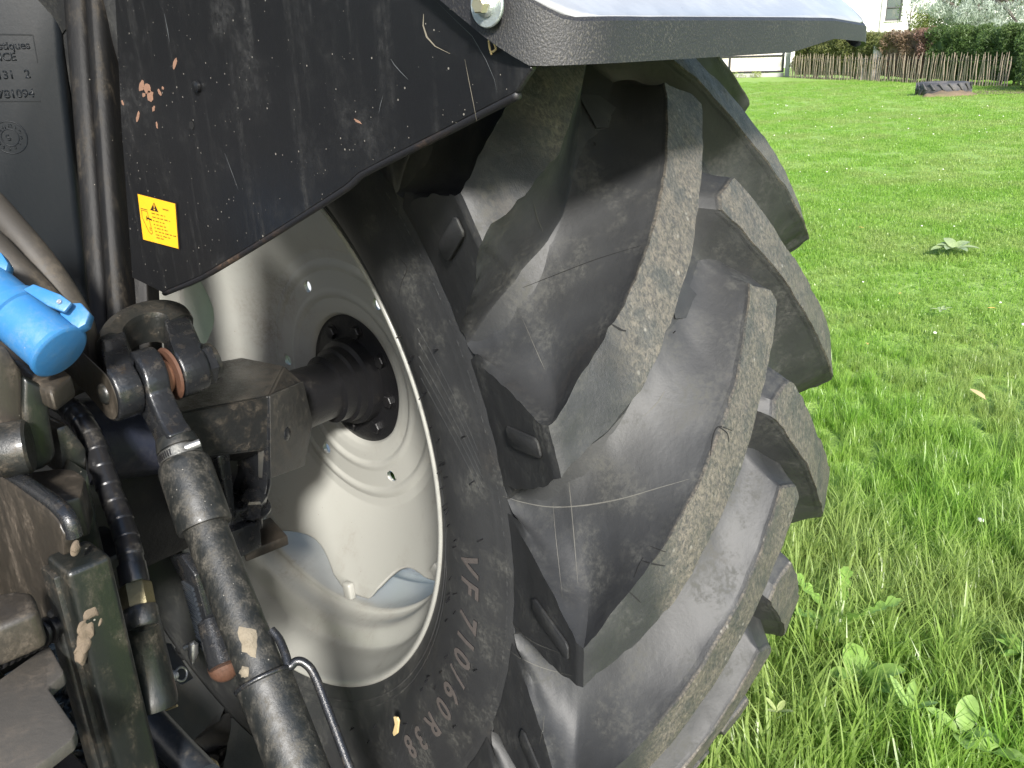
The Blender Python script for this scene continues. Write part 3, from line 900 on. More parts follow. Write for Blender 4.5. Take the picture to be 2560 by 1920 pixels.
for pl in ([(-30, 218), (88, 217), (88, 219), (-30, 220)], [(-30, 72), (70, 74), (71, 76), (-30, 75)], [(70, 76), (72, 76), (82, 135), (80, 135)]):
    bm = bmesh.new(); bm_prism(bm, [onpan(*q, -.001) for q in pl], nd*.002, 0); frombm('embossed_line', bm, m_tank, tank)
cc = onpan(22, 297)
def torus(name, c, n, R, r, mat, parent, N=32, m=8):
    e1, e2 = frame_of(Vector(n)); bm = bmesh.new(); L = []
    for i in range(N):
        a = 2*pi*i/N; d = cos(a)*e1+sin(a)*e2
        L.append([bm.verts.new(Vector(c)+d*(R+r*cos(2*pi*j/m))+Vector(n).normalized()*r*sin(2*pi*j/m)) for j in range(m)])
    for i in range(N):
        for j in range(m): bm.faces.new((L[i][j], L[(i+1) % N][j], L[(i+1) % N][(j+1) % m], L[i][(j+1) % m]))
    return frombm(name, bm, mat, parent, smooth=True)
torus('stamp_ring', cc, nd, .026, .0011, m_tank, tank)
torus('stamp_ring', cc, nd, .0135, .0009, m_tank, tank)
for k in range(1, 13):
    a = radians(90-30*k); emboss(str(k), 22+25*cos(a)*1., 297-25*sin(a)+3, 10)
emboss('S', 22, 303, 18, .35)
# ---- cab pillar posts between tank and panel
m_pil = m_pillar
def vert_prism(name, u0, u1, v0, v1, t, depth, mat, bev=.006):
    a, b = P(u0, v0, t), P(u1, v0, t); zt, zb = a.z, P(u0, v1, t).z
    pts = [a, b, Vector((b.x, b.y, zb)), Vector((a.x, a.y, zb))]; b2 = pts[1]; b2.z = zt; pts[1] = b2
    dv = Vector((fwd.x, fwd.y, 0)).normalized()*depth
    return prism(name, pts, dv, mat, tr, bev, 3)
def lean_prism(name, q, t, depth, mat, bev):
    dv = Vector((fwd.x, fwd.y, 0)).normalized()*depth
    return prism(name, [P(u, v, t) for u, v in q], dv, mat, tr, bev, 3)
lean_prism('cab_pillar', [(126, -60), (178, -60), (232, 690), (252, 900), (205, 900), (187, 690)], 1.30, .05, m_pil, .012)
lean_prism('cab_pillar', [(172, -60), (214, -60), (268, 690), (285, 900), (240, 900), (224, 690)], 1.285, .06, m_pil, .014)
lean_prism('cab_pillar', [(206, -60), (285, -60), (322, 690), (335, 900), (270, 900), (255, 690)], 1.33, .05, m_pil, .004)
# ---- transmission body and other dark masses under the cab
box('transmission_housing', (-1.5, .22, -.42), (-.32, 1.5, .40), m_dark, tr, .03)
box('rear_axle_casing', (-.62, -.06, -.17), (-.12, .20, .12), m_dark, tr, .03)

# ---- axle housing end with pockets
def quadz(name, pts, Y, depth, mat, bev=.008):
    return prism(name, [PY(*Z1(*q), Y) for q in pts], (0, depth, 0), mat, tr, bev, 3)
def Q4(a, b): return (a*.6536, 518.4+b*.6536)
YF = -.185
zt_ = PY(*Q4(890, 515), YF).z
hp_ = [PY(*Q4(x, y), YF) for x, y in ((560, 575), (890, 515), (893, 690), (560, 735))]
cp_ = [PY(*Q4(x, y), -.115) for x, y in ((1000, 470), (1032, 600), (1012, 700))]
tb_ = [PZ(*Q4(x, y), zt_) for x, y in ((735, 428), (800, 388), (940, 415))]
bk_ = [p+Vector((-.01, .06, -.03)) for p in cp_+tb_]+[hp_[0]+Vector((0, .2, 0)), hp_[3]+Vector((0, .2, 0))]
bm = bmesh.new(); vv = [bm.verts.new(p) for p in hp_+cp_+tb_+bk_]
r_ = bmesh.ops.convex_hull(bm, input=vv)
bmesh.ops.delete(bm, geom=[g for g in r_['geom_interior'] if isinstance(g, bmesh.types.BMVert)], context='VERTS')
bmesh.ops.dissolve_limit(bm, angle_limit=radians(12), verts=bm.verts, edges=bm.edges)
bmesh.ops.bevel(bm, geom=list(bm.edges), offset=.0028, segments=2, affect='EDGES', clamp_overlap=True)
ah = frombm('axle_housing', bm, painted('housing_paint', (.013, .0135, .0135), (.085, .068, .048), .40, .36, .85, 55, .3, .0006, .9, updust=.75), tr, angle=30)
tag(ah, 'black axle housing, oily and dusted with dry earth')
quadz('housing_web', [(1555, 1000), (1590, 1010), (1640, 1470), (1600, 1500), (1500, 1060)], -.182, .12, m_black, .004)
quadz('housing_web', [(1840, 1080), (1885, 1060), (1880, 1250), (1835, 1420), (1805, 1400), (1850, 1250)], -.185, .14, m_black, .004)
quadz('housing_floor', [(1580, 1420), (1815, 1400), (1830, 1560), (1620, 1660), (1570, 1560)], -.178, .14, m_black, .006)
quadz('housing_recess', [(1560, 1000), (1860, 950), (1880, 1200), (1820, 1420), (1600, 1440)], -.10, .12, m_dark, .004)
c0 = PY(*Q4(938, 640), -.150); nn = Vector((.55, -.83, 0)).normalized()
lathe('cap_bolt', [(0, .012), (.005, .012), (.007, .009)], c0+nn*.001, nn, m_black, ah, 16)
# blue-black axle trumpet to the left
tp = [PY(*Z1(x, y), -.10) for x, y in ((540, 960), (820, 930), (1240, 870))]
tube('axle_trumpet', tp, [.062, .060, .062], painted('blue_black_paint', (.014, .017, .030), (.10, .09, .08), .3, .3, .7, 24, .4, .0008, .8), tr, 40)
bx = PY(*Z1(1740, 1400), -.17)
bm = bmesh.new(); bm_hex(bm, bx+Vector((0, -.004, 0)), (0, -.35, 1), .020, .026); lathe_pts(bm, [(0, .027), (.004, .027)], bx+Vector((0, -.004, -.002)), (0, -.35, 1), 20)
frombm('housing_bolt', bm, m_black, ah, angle=30)
# mounting foot plate
prism('mounting_foot', [PZ(*Z1(1640, 1600), -.135), PZ(*Z1(1810, 1490), -.135), PZ(*Z1(1870, 1470), -.135), PZ(*Z1(1990, 1600), -.135), PZ(*Z1(1690, 1720), -.135)], (0, 0, -.018), m_brown, tr, .003)
prism('foot_bracket', [PY(*Z1(x, y), -.20) for x, y in ((1560, 1590), (1800, 1500), (1815, 1680), (1660, 1760), (1600, 1800))], (0, .07, 0), m_black, tr, .004)

# ================================================================== LIFT ARM AND LIFT ROD
PY0, PZ0 = -.241, .210
arm = box('lift_arm', (-.60, -.09, .155), (-.29, .0, .235), m_brown, tr, .018, 4); tag(arm, 'black cast lift arm with forked end, smeared with dried mud')
dvec = Vector((.40, .86, .31)).normalized(); nvec = Vector((0, -dvec.z, dvec.y)).normalized(); dyz = Vector((0, dvec.y, dvec.z)).normalized()
def jaw(name, x0, x1, R, back, mat):
    pts = []
    for i in range(15):
        a = radians(90+180*i/14); pts.append(Vector((x0, PY0, PZ0))+R*(cos(a)*dyz+sin(a)*nvec))
    pts += [Vector((x0, PY0, PZ0))+back*.5*dvec-R*.9*nvec, Vector((x0, PY0, PZ0))+back*dvec-.024*nvec, Vector((x0, PY0, PZ0))+back*dvec+.022*nvec, Vector((x0, PY0, PZ0))+back*.4*dvec+R*.92*nvec]
    return prism(name, pts, (x1-x0, 0, 0), mat, tr, .005, 3)
jl = jaw('fork_jaw', -.317, -.283, .0385, .100, m_black); jr = jaw('fork_jaw', -.228, -.190, .036, .100, m_black)
bmc = [Vector((-.3172, PY0, PZ0))+.034*(cos(radians(a))*dyz+sin(radians(a))*nvec) for a in range(95, 266, 14)]
prism('mud_coat', bmc+[Vector((-.3172, PY0, PZ0))+.095*dyz-.030*nvec, Vector((-.3172, PY0, PZ0))+.095*dyz+.028*nvec], (-.0012, 0, 0), m_brown, jl, .0005, 1)
# arch of the fork
bm = bmesh.new(); co = Vector((-.2535, PY0, PZ0))+.088*dvec
NA_ = 26; sec = []
for i in range(NA_+1):
    a = pi-pi*i/NA_; ring = []
    for (rr_, nn_) in ((.0300, -.022), (.0300, .016), (.034, .0245), (.052, .029), (.064, .026), (.0690, .018), (.0690, -.020), (.063, -.025), (.034, -.025)):
        ring.append(bm.verts.new(co+Vector((rr_*cos(a), 0, 0))+dvec*rr_*sin(a)*.95+nvec*nn_))
    sec.append(ring)
for p, q in zip(sec, sec[1:]):
    for j in range(9): bm.faces.new((p[j], p[(j+1) % 9], q[(j+1) % 9], q[j]))
bm.faces.new(sec[0][::-1]); bm.faces.new(sec[-1])
frombm('fork_arch', bm, m_blackdirty, tr, angle=35)
# arm body behind the fork, running left
prism('arm_web', [Vector((-.285, -.13, .236)), Vector((-.36, -.15, .232)), Vector((-.62, -.12, .228)), Vector((-.62, .02, .25)), Vector((-.24, -.04, .258))], (0, 0, -.06), m_brown, tr, .014, 3)
# pin, ball and rusty inner faces
lathe('fork_pin', [(-.0065, .001), (-.006, .007), (-.0035, .0125), (0, .0145), (.13, .0145), (.134, .026), (.150, .026), (.152, .022)], (-.318, PY0, PZ0), (1, 0, 0), m_blackdirty, tr, 32)
lathe('jaw_liner', [(0, .033), (.003, .036), (.006, .030)], (-.2335, PY0, PZ0), (1, 0, 0), m_rust, tr, 32)
bm = bmesh.new(); bmesh.ops.create_uvsphere(bm, u_segments=32, v_segments=20, radius=.0275, matrix=Matrix.Translation((-.247, PY0, PZ0)) @ Matrix.Diagonal((.72, 1, 1, 1)))
frombm('rod_ball', bm, m_ball, tr, smooth=True)
bm = bmesh.new(); bm_hex(bm, Vector((-.190, PY0, PZ0)), (1, 0, 0), .030, .018); frombm('pin_nut', bm, m_black, tr, angle=30)

# lift rod
rod_top = Vector((-.262, PY0, PZ0))
rb = P(640, 1659, .955); r0 = P(*Z1(1230, 985), 1.085); r1 = P(*Z1(1420, 1545), 1.055)
rodd = (P(*Z2(2000, 1500), .965)-r1).normalized()
# eye: flattened ring forging
def rod_eye():
    bm = bmesh.new(); R0, R1 = .026, .042
    zax = (rod_top-r0).normalized(); ya = Vector((1, 0, 0)).cross(zax).normalized()
    out = []
    for i in range(25):
        a = radians(-55+290*i/24); out.append(rod_top+R1*(cos(a)*ya+sin(a)*zax))
    neckw = .0215
    nl = (r0-rod_top)
    pts = out+[rod_top+nl*.62-ya*neckw, rod_top+nl*.80-ya*neckw, rod_top+nl*.97-ya*.028, rod_top+nl*.97+ya*.028, rod_top+nl*.80+ya*neckw, rod_top+nl*.62+ya*neckw]
    bm_prism(bm, [p+Vector((-.0165, 0, 0)) for p in pts], (.032, 0, 0), .005, 3)
    return frombm('rod_eye', bm, m_black, tr, angle=40)
eye = rod_eye()
lrd = (r1-r0).normalized(); LR = (r1-r0).length
lr = lathe('lift_rod', [(-.012, .024), (.0, .0265), (.004, .0265), (.0045, .0245), (.02, .0245), (.0205, .0285), (.024, .031), (.030, .0325), (LR-.004, .0330), (LR, .0318), (LR, .0255), (LR+.004, .0255)], r0, lrd, m_rod, tr, 40)
tag(lr, 'grey dusty tubular lift rod with a hose clamp at its neck')
tube('rod_tube', [r1-rodd*.02, r1+rodd*.27, r1+rodd*.30], [.0258, .0262, .0262], m_rod, lr, 36)
# hose clamp with its worm screw
cl = r0+lrd*.0125
m_clamp = painted('dull_clamp_steel', (.16, .16, .15), (.06, .05, .04), .5, .4, .7, 60, 0, .0004, metal=.8)
lathe('hose_clamp', [(-.006, .0252), (-.006, .0266), (.006, .0266), (.006, .0252)], cl, lrd, m_clamp, lr, 40, False)
side = (cl-CAM); side = (side-lrd*side.dot(lrd)).normalized(); tang = lrd.cross(side).normalized()
if tang.dot(rgt) < 0: tang = -tang
cs = cl-side*.0235+tang*.014
tube('clamp_screw', [cs-tang*.007+side*.003, cs+tang*.012-side*.000], .0052, m_steel, lr, 12)
bm = bmesh.new()
for k in range(12):
    a = radians(-100+k*7); d = -side*cos(a)+tang*sin(a)
    t2 = side*sin(a)+tang*cos(a)
    bm_box(bm, cl+d*.0270, t2*.0008, lrd*.004, d*.0006)
frombm('clamp_teeth', bm, m_dark, lr)
m_splash = painted('dried_splash', (.20, .17, .125), (.12, .10, .07), .5, .9, .95, 90, 0, .001)
for (zx, zy, w, h) in ((1730, 800, .011, .019), (1695, 1035, .006, .007)):
    c0 = P(*Z2(zx, zy), 1.0); tt = (c0-r1).dot(rodd); q0 = r1+rodd*tt; vd = (CAM-q0); vd = (vd-rodd*vd.dot(rodd)).normalized(); sd = rodd.cross(vd).normalized(); off = (c0-q0).dot(sd)
    bm = bmesh.new(); rs = random.Random(int(zx)); rim_ = []; ctr = []
    for j in range(16):
        a = 2*pi*j/16; f = rs.uniform(.7, 1.15); x_ = off*.9+w*cos(a)*f; y_ = h*sin(a)*f; zz = math.sqrt(max(1e-6, .0262**2-min(x_*x_, .0258**2)))
        rim_.append(bm.verts.new(q0+rodd*y_+sd*x_+vd*(zz+.0001)))
        x_ = off*.9+w*.55*cos(a)*f; y_ = h*.55*sin(a)*f; zz = math.sqrt(max(1e-6, .0262**2-x_*x_)); ctr.append(bm.verts.new(q0+rodd*y_+sd*x_+vd*(zz+.0022+rs.uniform(0, .0012))))
    for j in range(16): bm.faces.new((rim_[j], rim_[(j+1) % 16], ctr[(j+1) % 16], ctr[j]))
    bm.faces.new(ctr); frombm('mud_splash', bm, m_splash, lr, smooth=True)
# lower sleeve with rim and wire handle
ls = r1+rodd*.195
s2 = lathe('rod_sleeve', [(0, .0285), (.002, .0325), (.006, .0332), (.012, .032), (.30, .032)], ls, rodd, m_rod, lr, 40)
side2 = (ls-CAM); side2 = (side2-rodd*side2.dot(rodd)).normalized(); tg2 = rodd.cross(side2).normalized()
if tg2.dot(rgt) < 0: tg2 = -tg2
torus('sleeve_collar', ls+rodd*.004, rodd, .0325, .0030, m_black, lr, 40, 10)
hp = [ls-rodd*.045+tg2*.027-side2*.006, ls-rodd*.03+tg2*.031-side2*.008, ls-rodd*.01+tg2*.031-side2*.012, ls+rodd*.004+tg2*.030-side2*.014, ls+rodd*.002+tg2*.039-side2*.014, ls+rodd*.008+tg2*.047-side2*.014, ls+rodd*.026+tg2*.052-side2*.012, ls+rodd*.08+tg2*.051-side2*.010, ls+rodd*.20+tg2*.048-side2*.008]
tube('wire_handle', smooth_path(hp, 6), .0052, m_black, lr, 12)
# ---- hydraulic hose with spiral wrap
hp = [P(*Z1(*q), t) for q, t in (((380, 650), 1.16), ((470, 715), 1.13), ((560, 800), 1.10), ((645, 960), 1.08), ((700, 1120), 1.065), ((765, 1310), 1.05), ((830, 1480), 1.035), ((880, 1640), 1.02))]
hp += [P(*Z2(905, 200), 1.005), P(*Z2(922, 330), 1.0)]
hs = smooth_path(hp, 26); rads = []; acc = 0; pathw = []
for i, p in enumerate(hs):
    if i: acc += (p-hs[i-1]).length
    ph = (acc/.0255) % 1.0
    rads.append(.0137+.0012*ph-(.0012 if ph > .93 else 0))
hose = tube('hydraulic_hose', hs, rads, m_hose, tr, 24, angle=60)
tag(hose, 'black hydraulic hose in a spiral wrap')
f0 = P(*Z2(918, 310), 1.0); fd = (P(*Z2(950, 480), .99)-f0).normalized()
lathe('hose_fitting', [(-.01, .0162), (.012, .0165), (.014, .0150)], f0, fd, m_hose, hose, 24)
bm = bmesh.new(); lathe_pts(bm, [(.014, .0165), (.016, .0178), (.040, .0178), (.043, .016)], f0, fd, 6); frombm('fitting_nut', bm, m_brass, hose, angle=30)
lathe('fitting_collar', [(.042, .0185), (.045, .0195), (.063, .0195), (.066, .017)], f0, fd, m_blackdirty, hose, 24)
tube('lift_cylinder', [f0+fd*.055, P(*Z2(985, 800), 1.0), P(*Z2(1070, 1200), .99), P(*Z2(1078, 1240), .99)], [.020, .0245, .0255, .024], m_greenbar, tr, 32)

# ================================================================== LOWER LEFT HITCH
# upper bracket with muddy left face
c1 = P(*Z1(345, 590), .97)
prism('hitch_bracket', [PY(*Z1(*q), c1.y) for q in ((165, 500), (345, 590), (352, 780), (392, 1030), (370, 1090), (300, 1145), (215, 1165), (190, 1060), (160, 760))], (0, .06, 0), m_greenbar, tr, .006, 3)
prism('bracket_side', [PY(*Z1(*q), c1.y+.004) for q in ((-60, 260), (60, 300), (168, 470), (170, 760), (200, 1060), (222, 1160), (120, 1120), (0, 860), (-60, 800))], (-.01, .10, 0), m_brown, tr, .008, 3)
prism('bracket_top', [PZ(*Z1(*q), c1.z+.01) for q in ((-60, 280), (60, 290), (300, 330), (500, 480), (345, 592), (165, 505))], (0, 0, -.03), m_brown, tr, .008, 3)
prism('hitch_block', [PY(*Z1(*q), c1.y+.03) for q in ((385, 860), (470, 830), (600, 1000), (610, 1150), (560, 1200), (430, 1200), (415, 1000))], (0, .08, 0), m_blackdirty, tr, .005)
prism('hitch_ledge', [PZ(*Z1(*q), c1.z-.105) for q in ((185, 1160), (420, 1130), (600, 1150), (560, 1330), (420, 1370), (300, 1300))], (0, 0, -.05), m_brown, tr, .004)
prism('hitch_side', [PY(*Z1(*q), -.33) for q in ((610, 1150), (640, 1300), (690, 1560), (740, 1760), (600, 1760), (480, 1560), (430, 1380), (560, 1310))], (0, .06, 0), m_greenbar, tr, .004)
lathe('pivot_pin', [(0, .027), (.004, .030), (.030, .030), (.033, .027)], P(*Z1(-25, 1020), .93), (1, -.5, 0), m_blackdirty, tr, 40)
# cast cheek plate with a thick shiny edge
c2 = PX(*Z1(100, 1180), -.455)
def onx_(pts, X): return [PX(*Z1(*q), X) for q in pts]
Xc = P(*Z1(430, 1420), .875).x
ck = prism('hitch_cheek', onx_([(-80, 1190), (0, 1200), (90, 1255), (210, 1340), (330, 1430), (405, 1520), (440, 1600), (445, 1660), (400, 2200), (-80, 2200)], Xc-.012), (.017, 0, 0), m_brown, tr, .0025, 2)
tube('cheek_edge', smooth_path([p+Vector((.010, 0, .001)) for p in onx_([(-80, 1190), (0, 1200), (90, 1255), (210, 1340), (330, 1430), (405, 1520), (445, 1640)], Xc-.012)], 5), .0085, m_black, tr, 12)
# upright channel bars
u0 = P(*Z2(462, 318), .845)
def upright(name, u0, w, d, zb, mat, bev=.006):
    return box(name, (u0.x, u0.y, zb), (u0.x+w, u0.y+d, u0.z), mat, tr, bev, 3)
w_ = (PY(*Z2(772, 195), u0.y).x-u0.x)
d_ = PX(*Z2(290, 125), u0.x).y-u0.y
up = upright('hitch_upright', u0, w_, d_, -.40, m_greenbar, .006); tag(up, 'oily green-black upright bar streaked with mud')
box('upright_web', (u0.x-.006, u0.y+d_*.45, -.40), (u0.x+.004, u0.y+d_+.004, u0.z-.012), m_blackdirty, tr, .003)
u2 = P(*Z2(392, 655), .885); upright('hitch_upright', u2, .030, .035, -.40, m_blackdirty, .007)
# mud lumps on the upright
m_mud = painted('dry_mud', (.13, .10, .07), (.08, .062, .045), .4, .9, .95, 60, 0, .001)
for (a, b, s) in ((640, 600, .010), (605, 700, .011), (590, 800, .010), (565, 880, .009), (530, 150, .006), (690, 625, .006)):
    c0 = PY(*Z2(a, b), u0.y)
    bm = bmesh.new()
    bmesh.ops.create_icosphere(bm, subdivisions=3, radius=1, matrix=Matrix.Translation(c0+Vector((0, .0025, 0))) @ Matrix.Diagonal((s*.75, s*.45, s*1.2, 1)))
    for v in bm.verts: v.co += Vector((1, 1, 1))*.005*noise.noise(v.co*110)
    frombm('mud_lump', bm, m_mud, up, smooth=True)
# ribbed rod, dark block above it and the dirty plate below
ra_, rb_ = P(*Z2(-120, 930), .83), P(*Z2(420, 665), .90)
rdv = (rb_-ra_); rl_ = rdv.length
tube('ribbed_rod', [ra_, rb_], .0105, m_dark, tr, 24)
bm = bmesh.new()
for k in range(9):
    c0 = ra_+rdv*(.08+.095*k); lathe_pts(bm, [(-.003, .0105), (-.0012, .0145), (.0012, .0145), (.003, .0105)], c0, rdv, 24)
frombm('rod_ribs', bm, m_dark, tr, angle=40)
zpl = P(*Z2(200, 1200), .82).z
prism('drawbar_plate', [PZ(*Z2(*q), zpl) for q in ((-120, 1120), (0, 1040), (318, 812), (345, 815), (440, 985), (440, 1005), (345, 1085), (338, 1110), (515, 1365), (522, 1400), (500, 1455), (240, 1659), (-120, 1900))], (0, 0, -.014), painted('earth_covered_plate', (.065, .06, .053), (.15, .12, .09), .6, .55, .9, 12, 0, .0007), tr, .003)
prism('hitch_block', [PZ(*Z2(*q), zpl+.075) for q in ((-120, 470), (110, 420), (225, 430), (270, 560), (130, 620), (-120, 720))], (0, 0, -.045), m_brown, tr, .008, 3)
box('hitch_backing', (-1.0, -.16, -.5), (-.50, -.08, .20), m_dark, tr, .01)
# ---- things seen deep between the bars
xb = P(*Z2(1350, 600), 1.13).x
prism('toothed_bar', [PX(*Z2(*q), xb) for q in ((1160, 200), (1250, 190), (1345, 330), (1450, 720), (1465, 850), (1415, 870), (1330, 600), (1265, 390))], (.012, 0, 0), m_black, tr, .002)
bm = bmesh.new()
for k in range(14):
    t = k/13; c0 = PX(*Z2(1300+115*t, 400+440*t), xb-.001)
    bm_box(bm, c0, Vector((.002, 0, 0)), Vector((0, .013, 0)), Vector((0, 0, .0022)))
frombm('bar_teeth', bm, m_greyplate, tr)
lp = prism('latch_plate', [P(*Z2(*q), t) for q, t in (((1075, 795), 1.16), ((1190, 800), 1.17), ((1270, 930), 1.16), ((1345, 1035), 1.14), ((1250, 1092), 1.12), ((1185, 985), 1.13))], (.006, .02, -.012), m_greyplate, tr, .002)
sp0, sp1 = P(*Z2(940, 1100), 1.02), P(*Z2(1245, 1005), 1.10)
e1, e2 = frame_of(sp1-sp0)
coil = [sp0+(sp1-sp0)*(i/260)+.0058*(cos(i*.62)*e1+sin(i*.62)*e2) for i in range(230)]
tube('coil_spring', coil, .0013, m_steel, tr, 6, 80)
torus('spring_eye', P(*Z2(1252, 1010), 1.10), Vector((.3, -1, .5)), .0085, .0018, m_steel, tr, 20, 6)
tube('lynch_pin', [P(*Z2(1275, 830), 1.12), P(*Z2(1350, 795), 1.12)], .0038, m_steel, tr, 10)
tube('lynch_pin', [P(*Z2(1335, 800), 1.12), P(*Z2(1335, 870), 1.12), P(*Z2(1330, 940), 1.12)], [.0065, .0065, .002], m_steel, tr, 10)
bm = bmesh.new(); bmesh.ops.create_uvsphere(bm, u_segments=20, v_segments=12, radius=.020, matrix=Matrix.Translation(P(*Z2(1545, 955), 1.12))); frombm('link_ball', bm, m_rust, tr, smooth=True)
tube('link_arm', [P(*Z2(1450, 640), 1.12), P(*Z2(1500, 800), 1.11), P(*Z2(1550, 950), 1.10)], [.016, .018, .020], m_black, tr, 16)
tube('stabiliser_pipe', [P(*Z2(900, 1130), 1.16), P(*Z2(1010, 1300), 1.14), P(*Z2(1230, 1540), 1.10), P(*Z2(1420, 1740), 1.06)], .0205, painted('dark_blue_pipe', (.018, .022, .028), (.10, .09, .075), .4, .35, .7, 24, .2, .0005, .4), tr, 24)
box('link_housing', (-.40, -.22, -.30), (-.31, -.12, -.02), m_dark, tr, .01)
# ---- two thick rubber hoses at the left edge
for nm, pl, r in (('rubber_hose', [((-150, 350), 1.12), ((-40, 425), 1.11), ((30, 500), 1.10), ((90, 572), 1.10), ((140, 645), 1.11), ((172, 710), 1.13), ((182, 780), 1.16)], .0200),
                  ('rubber_hose', [((-150, 445), 1.07), ((-40, 512), 1.06), ((25, 575), 1.06), ((80, 632), 1.07), ((130, 690), 1.09), ((160, 745), 1.13), ((172, 800), 1.17)], .0195)):
    hz = tube(nm, smooth_path([P(*q, t) for q, t in pl], 8), r, m_rubhose, tr, 28)

# ================================================================== BLUE PLUG
pa, pb = P(-34, 620, .965), P(124, 756, .945)
ax = (pb-pa).normalized(); L_ = (pb-pa).length
plug = empty('power_plug', pa+UP, 'bright blue plastic plug with a hinged lid lying on the muddy lift arm', 'plug')
def to_plug(o): 
    o.parent = plug; o.location = -pa; return o
body = to_plug(lathe('plug_body', [(-.10, .014), (-.055, .016), (-.05, .0245), (-.012, .0255), (-.008, .0275), (.008, .0298), (L_*.36, .0308), (L_*.37, .0338), (L_*.47, .0343), (L_*.485, .0311), (L_*.97, .0315), (L_*1.0, .0305), (L_*1.0, .0285), (L_*.97, .0280)], pa, ax, m_blue, None, 56))
tag(body, kind=None)
side = (pa-CAM); side = (side-ax*side.dot(ax)).normalized(); tg = ax.cross(side).normalized()
if tg.dot(rgt) < 0: tg = -tg
to_plug(lathe('plug_lid', [(0, .0333), (.005, .0338), (.0065, .032), (.0072, .030), (.0075, 0.001)], pb-ax*.001, ax, m_blue, None, 48))
# lid hinge: two cheeks, a pin and a catch
def pl3(a, b, c): return pa+ax*a+tg*b-side*c
hc = []
for c_ in (.020, -.004):
    o = to_plug(prism('hinge_cheek', [pl3(L_*.44, .024, c_), pl3(L_*.47, .036, c_), pl3(L_*.74, .046, c_), pl3(L_*.88, .047, c_), pl3(L_*.90, .034, c_), pl3(L_*.74, .028, c_)], -side*.006, m_blue, None, .002, 2))
to_plug(prism('lid_catch', [pl3(L_*.80, .030, .012), pl3(L_*.76, .043, .012), pl3(L_*.86, .054, .012), pl3(L_*1.0, .052, .012), pl3(L_*1.06, .040, .012), pl3(L_*1.04, .030, .012)], side*.016, m_blue, None, .002, 2))
to_plug(tube('hinge_pin', [pl3(L_*.80, .039, .0285), pl3(L_*.80, .039, -.006)], .0026, m_steel, None, 12))
to_plug(prism('cord_clamp', [pl3(-.05, .010, .010), pl3(-.035, .030, .010), pl3(-.012, .040, .010), pl3(.004, .036, .010), pl3(.010, .028, .010)], side*.016, m_blue, None, .002, 2))
to_plug(tube('plug_cable', smooth_path([pa-ax*.09, pa-ax*.16, pa-ax*.24+Vector((0, 0, .01)), pa-ax*.36+Vector((-.03, 0, .0))], 6), .0085, m_dark, None, 16))

# ================================================================== BACKGROUND (world coordinates from here)
def G(u, v): 
    p = PZ(u, v, -H); return Vector((p.x, p.y, 0))
def W(u, v, t): return P(u, v, t)+UP
fa, fb = G(1704, 168), G(2178, 188)
fd_ = (fb-fa).normalized(); fl_ = (fb-fa).length; fn = Vector((fd_.y, -fd_.x, 0))
if fn.dot(Vector((CAM.x, CAM.y, 0))-fa) < 0: fn = -fn      # towards the camera
m_picket = painted('weathered_chestnut', (.30, .235, .175), (.40, .34, .27), .6, .8, .9, 9, 0, .002)
m_wire = NT('fence_wire').done((.12, .11, .10), .6, .6)
fence = empty('picket_fence', fa, 'rustic chestnut picket fence wired in front of the hedge', 'fence')
rp = random.Random(21); k = 0; s = .1
shared = []
for v_ in range(6):
    bm = bmesh.new(); L = []
    for i in range(5):
        z = i/4*1.02; wob = Vector((rp.uniform(-.012, .012), rp.uniform(-.008, .008), 0)); r = .021*(1-.15*i/4)
        if i == 4: r *= .45
        L.append([bm.verts.new(wob+Vector((r*cos(a)*1.15, r*sin(a)*.7, z))) for a in (0, 1.2, 2.6, 3.7, 5.0)])
    for p, q in zip(L, L[1:]):
        for j in range(5): bm.faces.new((p[j], p[(j+1) % 5], q[(j+1) % 5], q[j]))
    bm.faces.new(L[-1])
    me = bpy.data.meshes.new('picket'); bmesh.ops.recalc_face_normals(bm, faces=bm.faces); bm.to_mesh(me); bm.free(); me.materials.append(m_picket); shared.append(me)
while s < fl_:
    o = bpy.data.objects.new('picket', rp.choice(shared)); col.objects.link(o); o.parent = fence
    o.location = fd_*s+fn*rp.uniform(-.01, .01); o.rotation_euler = (rp.uniform(-.05, .05), rp.uniform(-.06, .06), atan2(fd_.y, fd_.x)+rp.uniform(-.2, .2))
    h = rp.uniform(.78, .93); o.scale = (rp.uniform(.8, 1.25), 1, h)
    s += rp.uniform(.085, .125)
for z in (.26, .70):
    bm = bmesh.new(); bm_tube(bm, [fd_*(fl_*i/30)+fn*.03+Vector((0, 0, z+.01*sin(i*2.)))for i in range(31)], .004, 5)
    frombm('fence_wire', bm, m_wire, fence)

# gate with white boards in a black frame
gb = G(1692, 166); ga = gb-(cos(radians(25))*Vector((rgt0.x, rgt0.y, 0))-sin(radians(25))*Vector((sin(YAW), cos(YAW), 0)))*5.2
gd = (gb-ga).normalized(); gl = (gb-ga).length
gate = empty('metal_gate', ga, 'black framed gate filled with pale boards beyond the lawn', 'gate')
m_gfr = painted('black_gate_frame', (.02, .02, .02), (.1, .1, .09), .2, .5, .7, 3)
m_board = painted('pale_gate_board', (.74, .66, .59), (.60, .52, .45), .4, .7, .8, 2.5, 0, .001, stretch=(4, 4, .4))
gn = Vector((gd.y, -gd.x, 0))
if gn.dot(Vector((CAM.x, CAM.y, 0))-ga) < 0: gn = -gn
def gbox(name, a, z0, b, z1, off, th, mat, parent, o0=None):
    bm = bmesh.new(); bm_box(bm, gd*(a+b)/2+Vector((0, 0, (z0+z1)/2))+gn*off, gd*(b-a)/2, gn*th, Vector((0, 0, (z1-z0)/2)), .006, 1)
    return frombm(name, bm, mat, parent)
GH = 2.0
x = .06
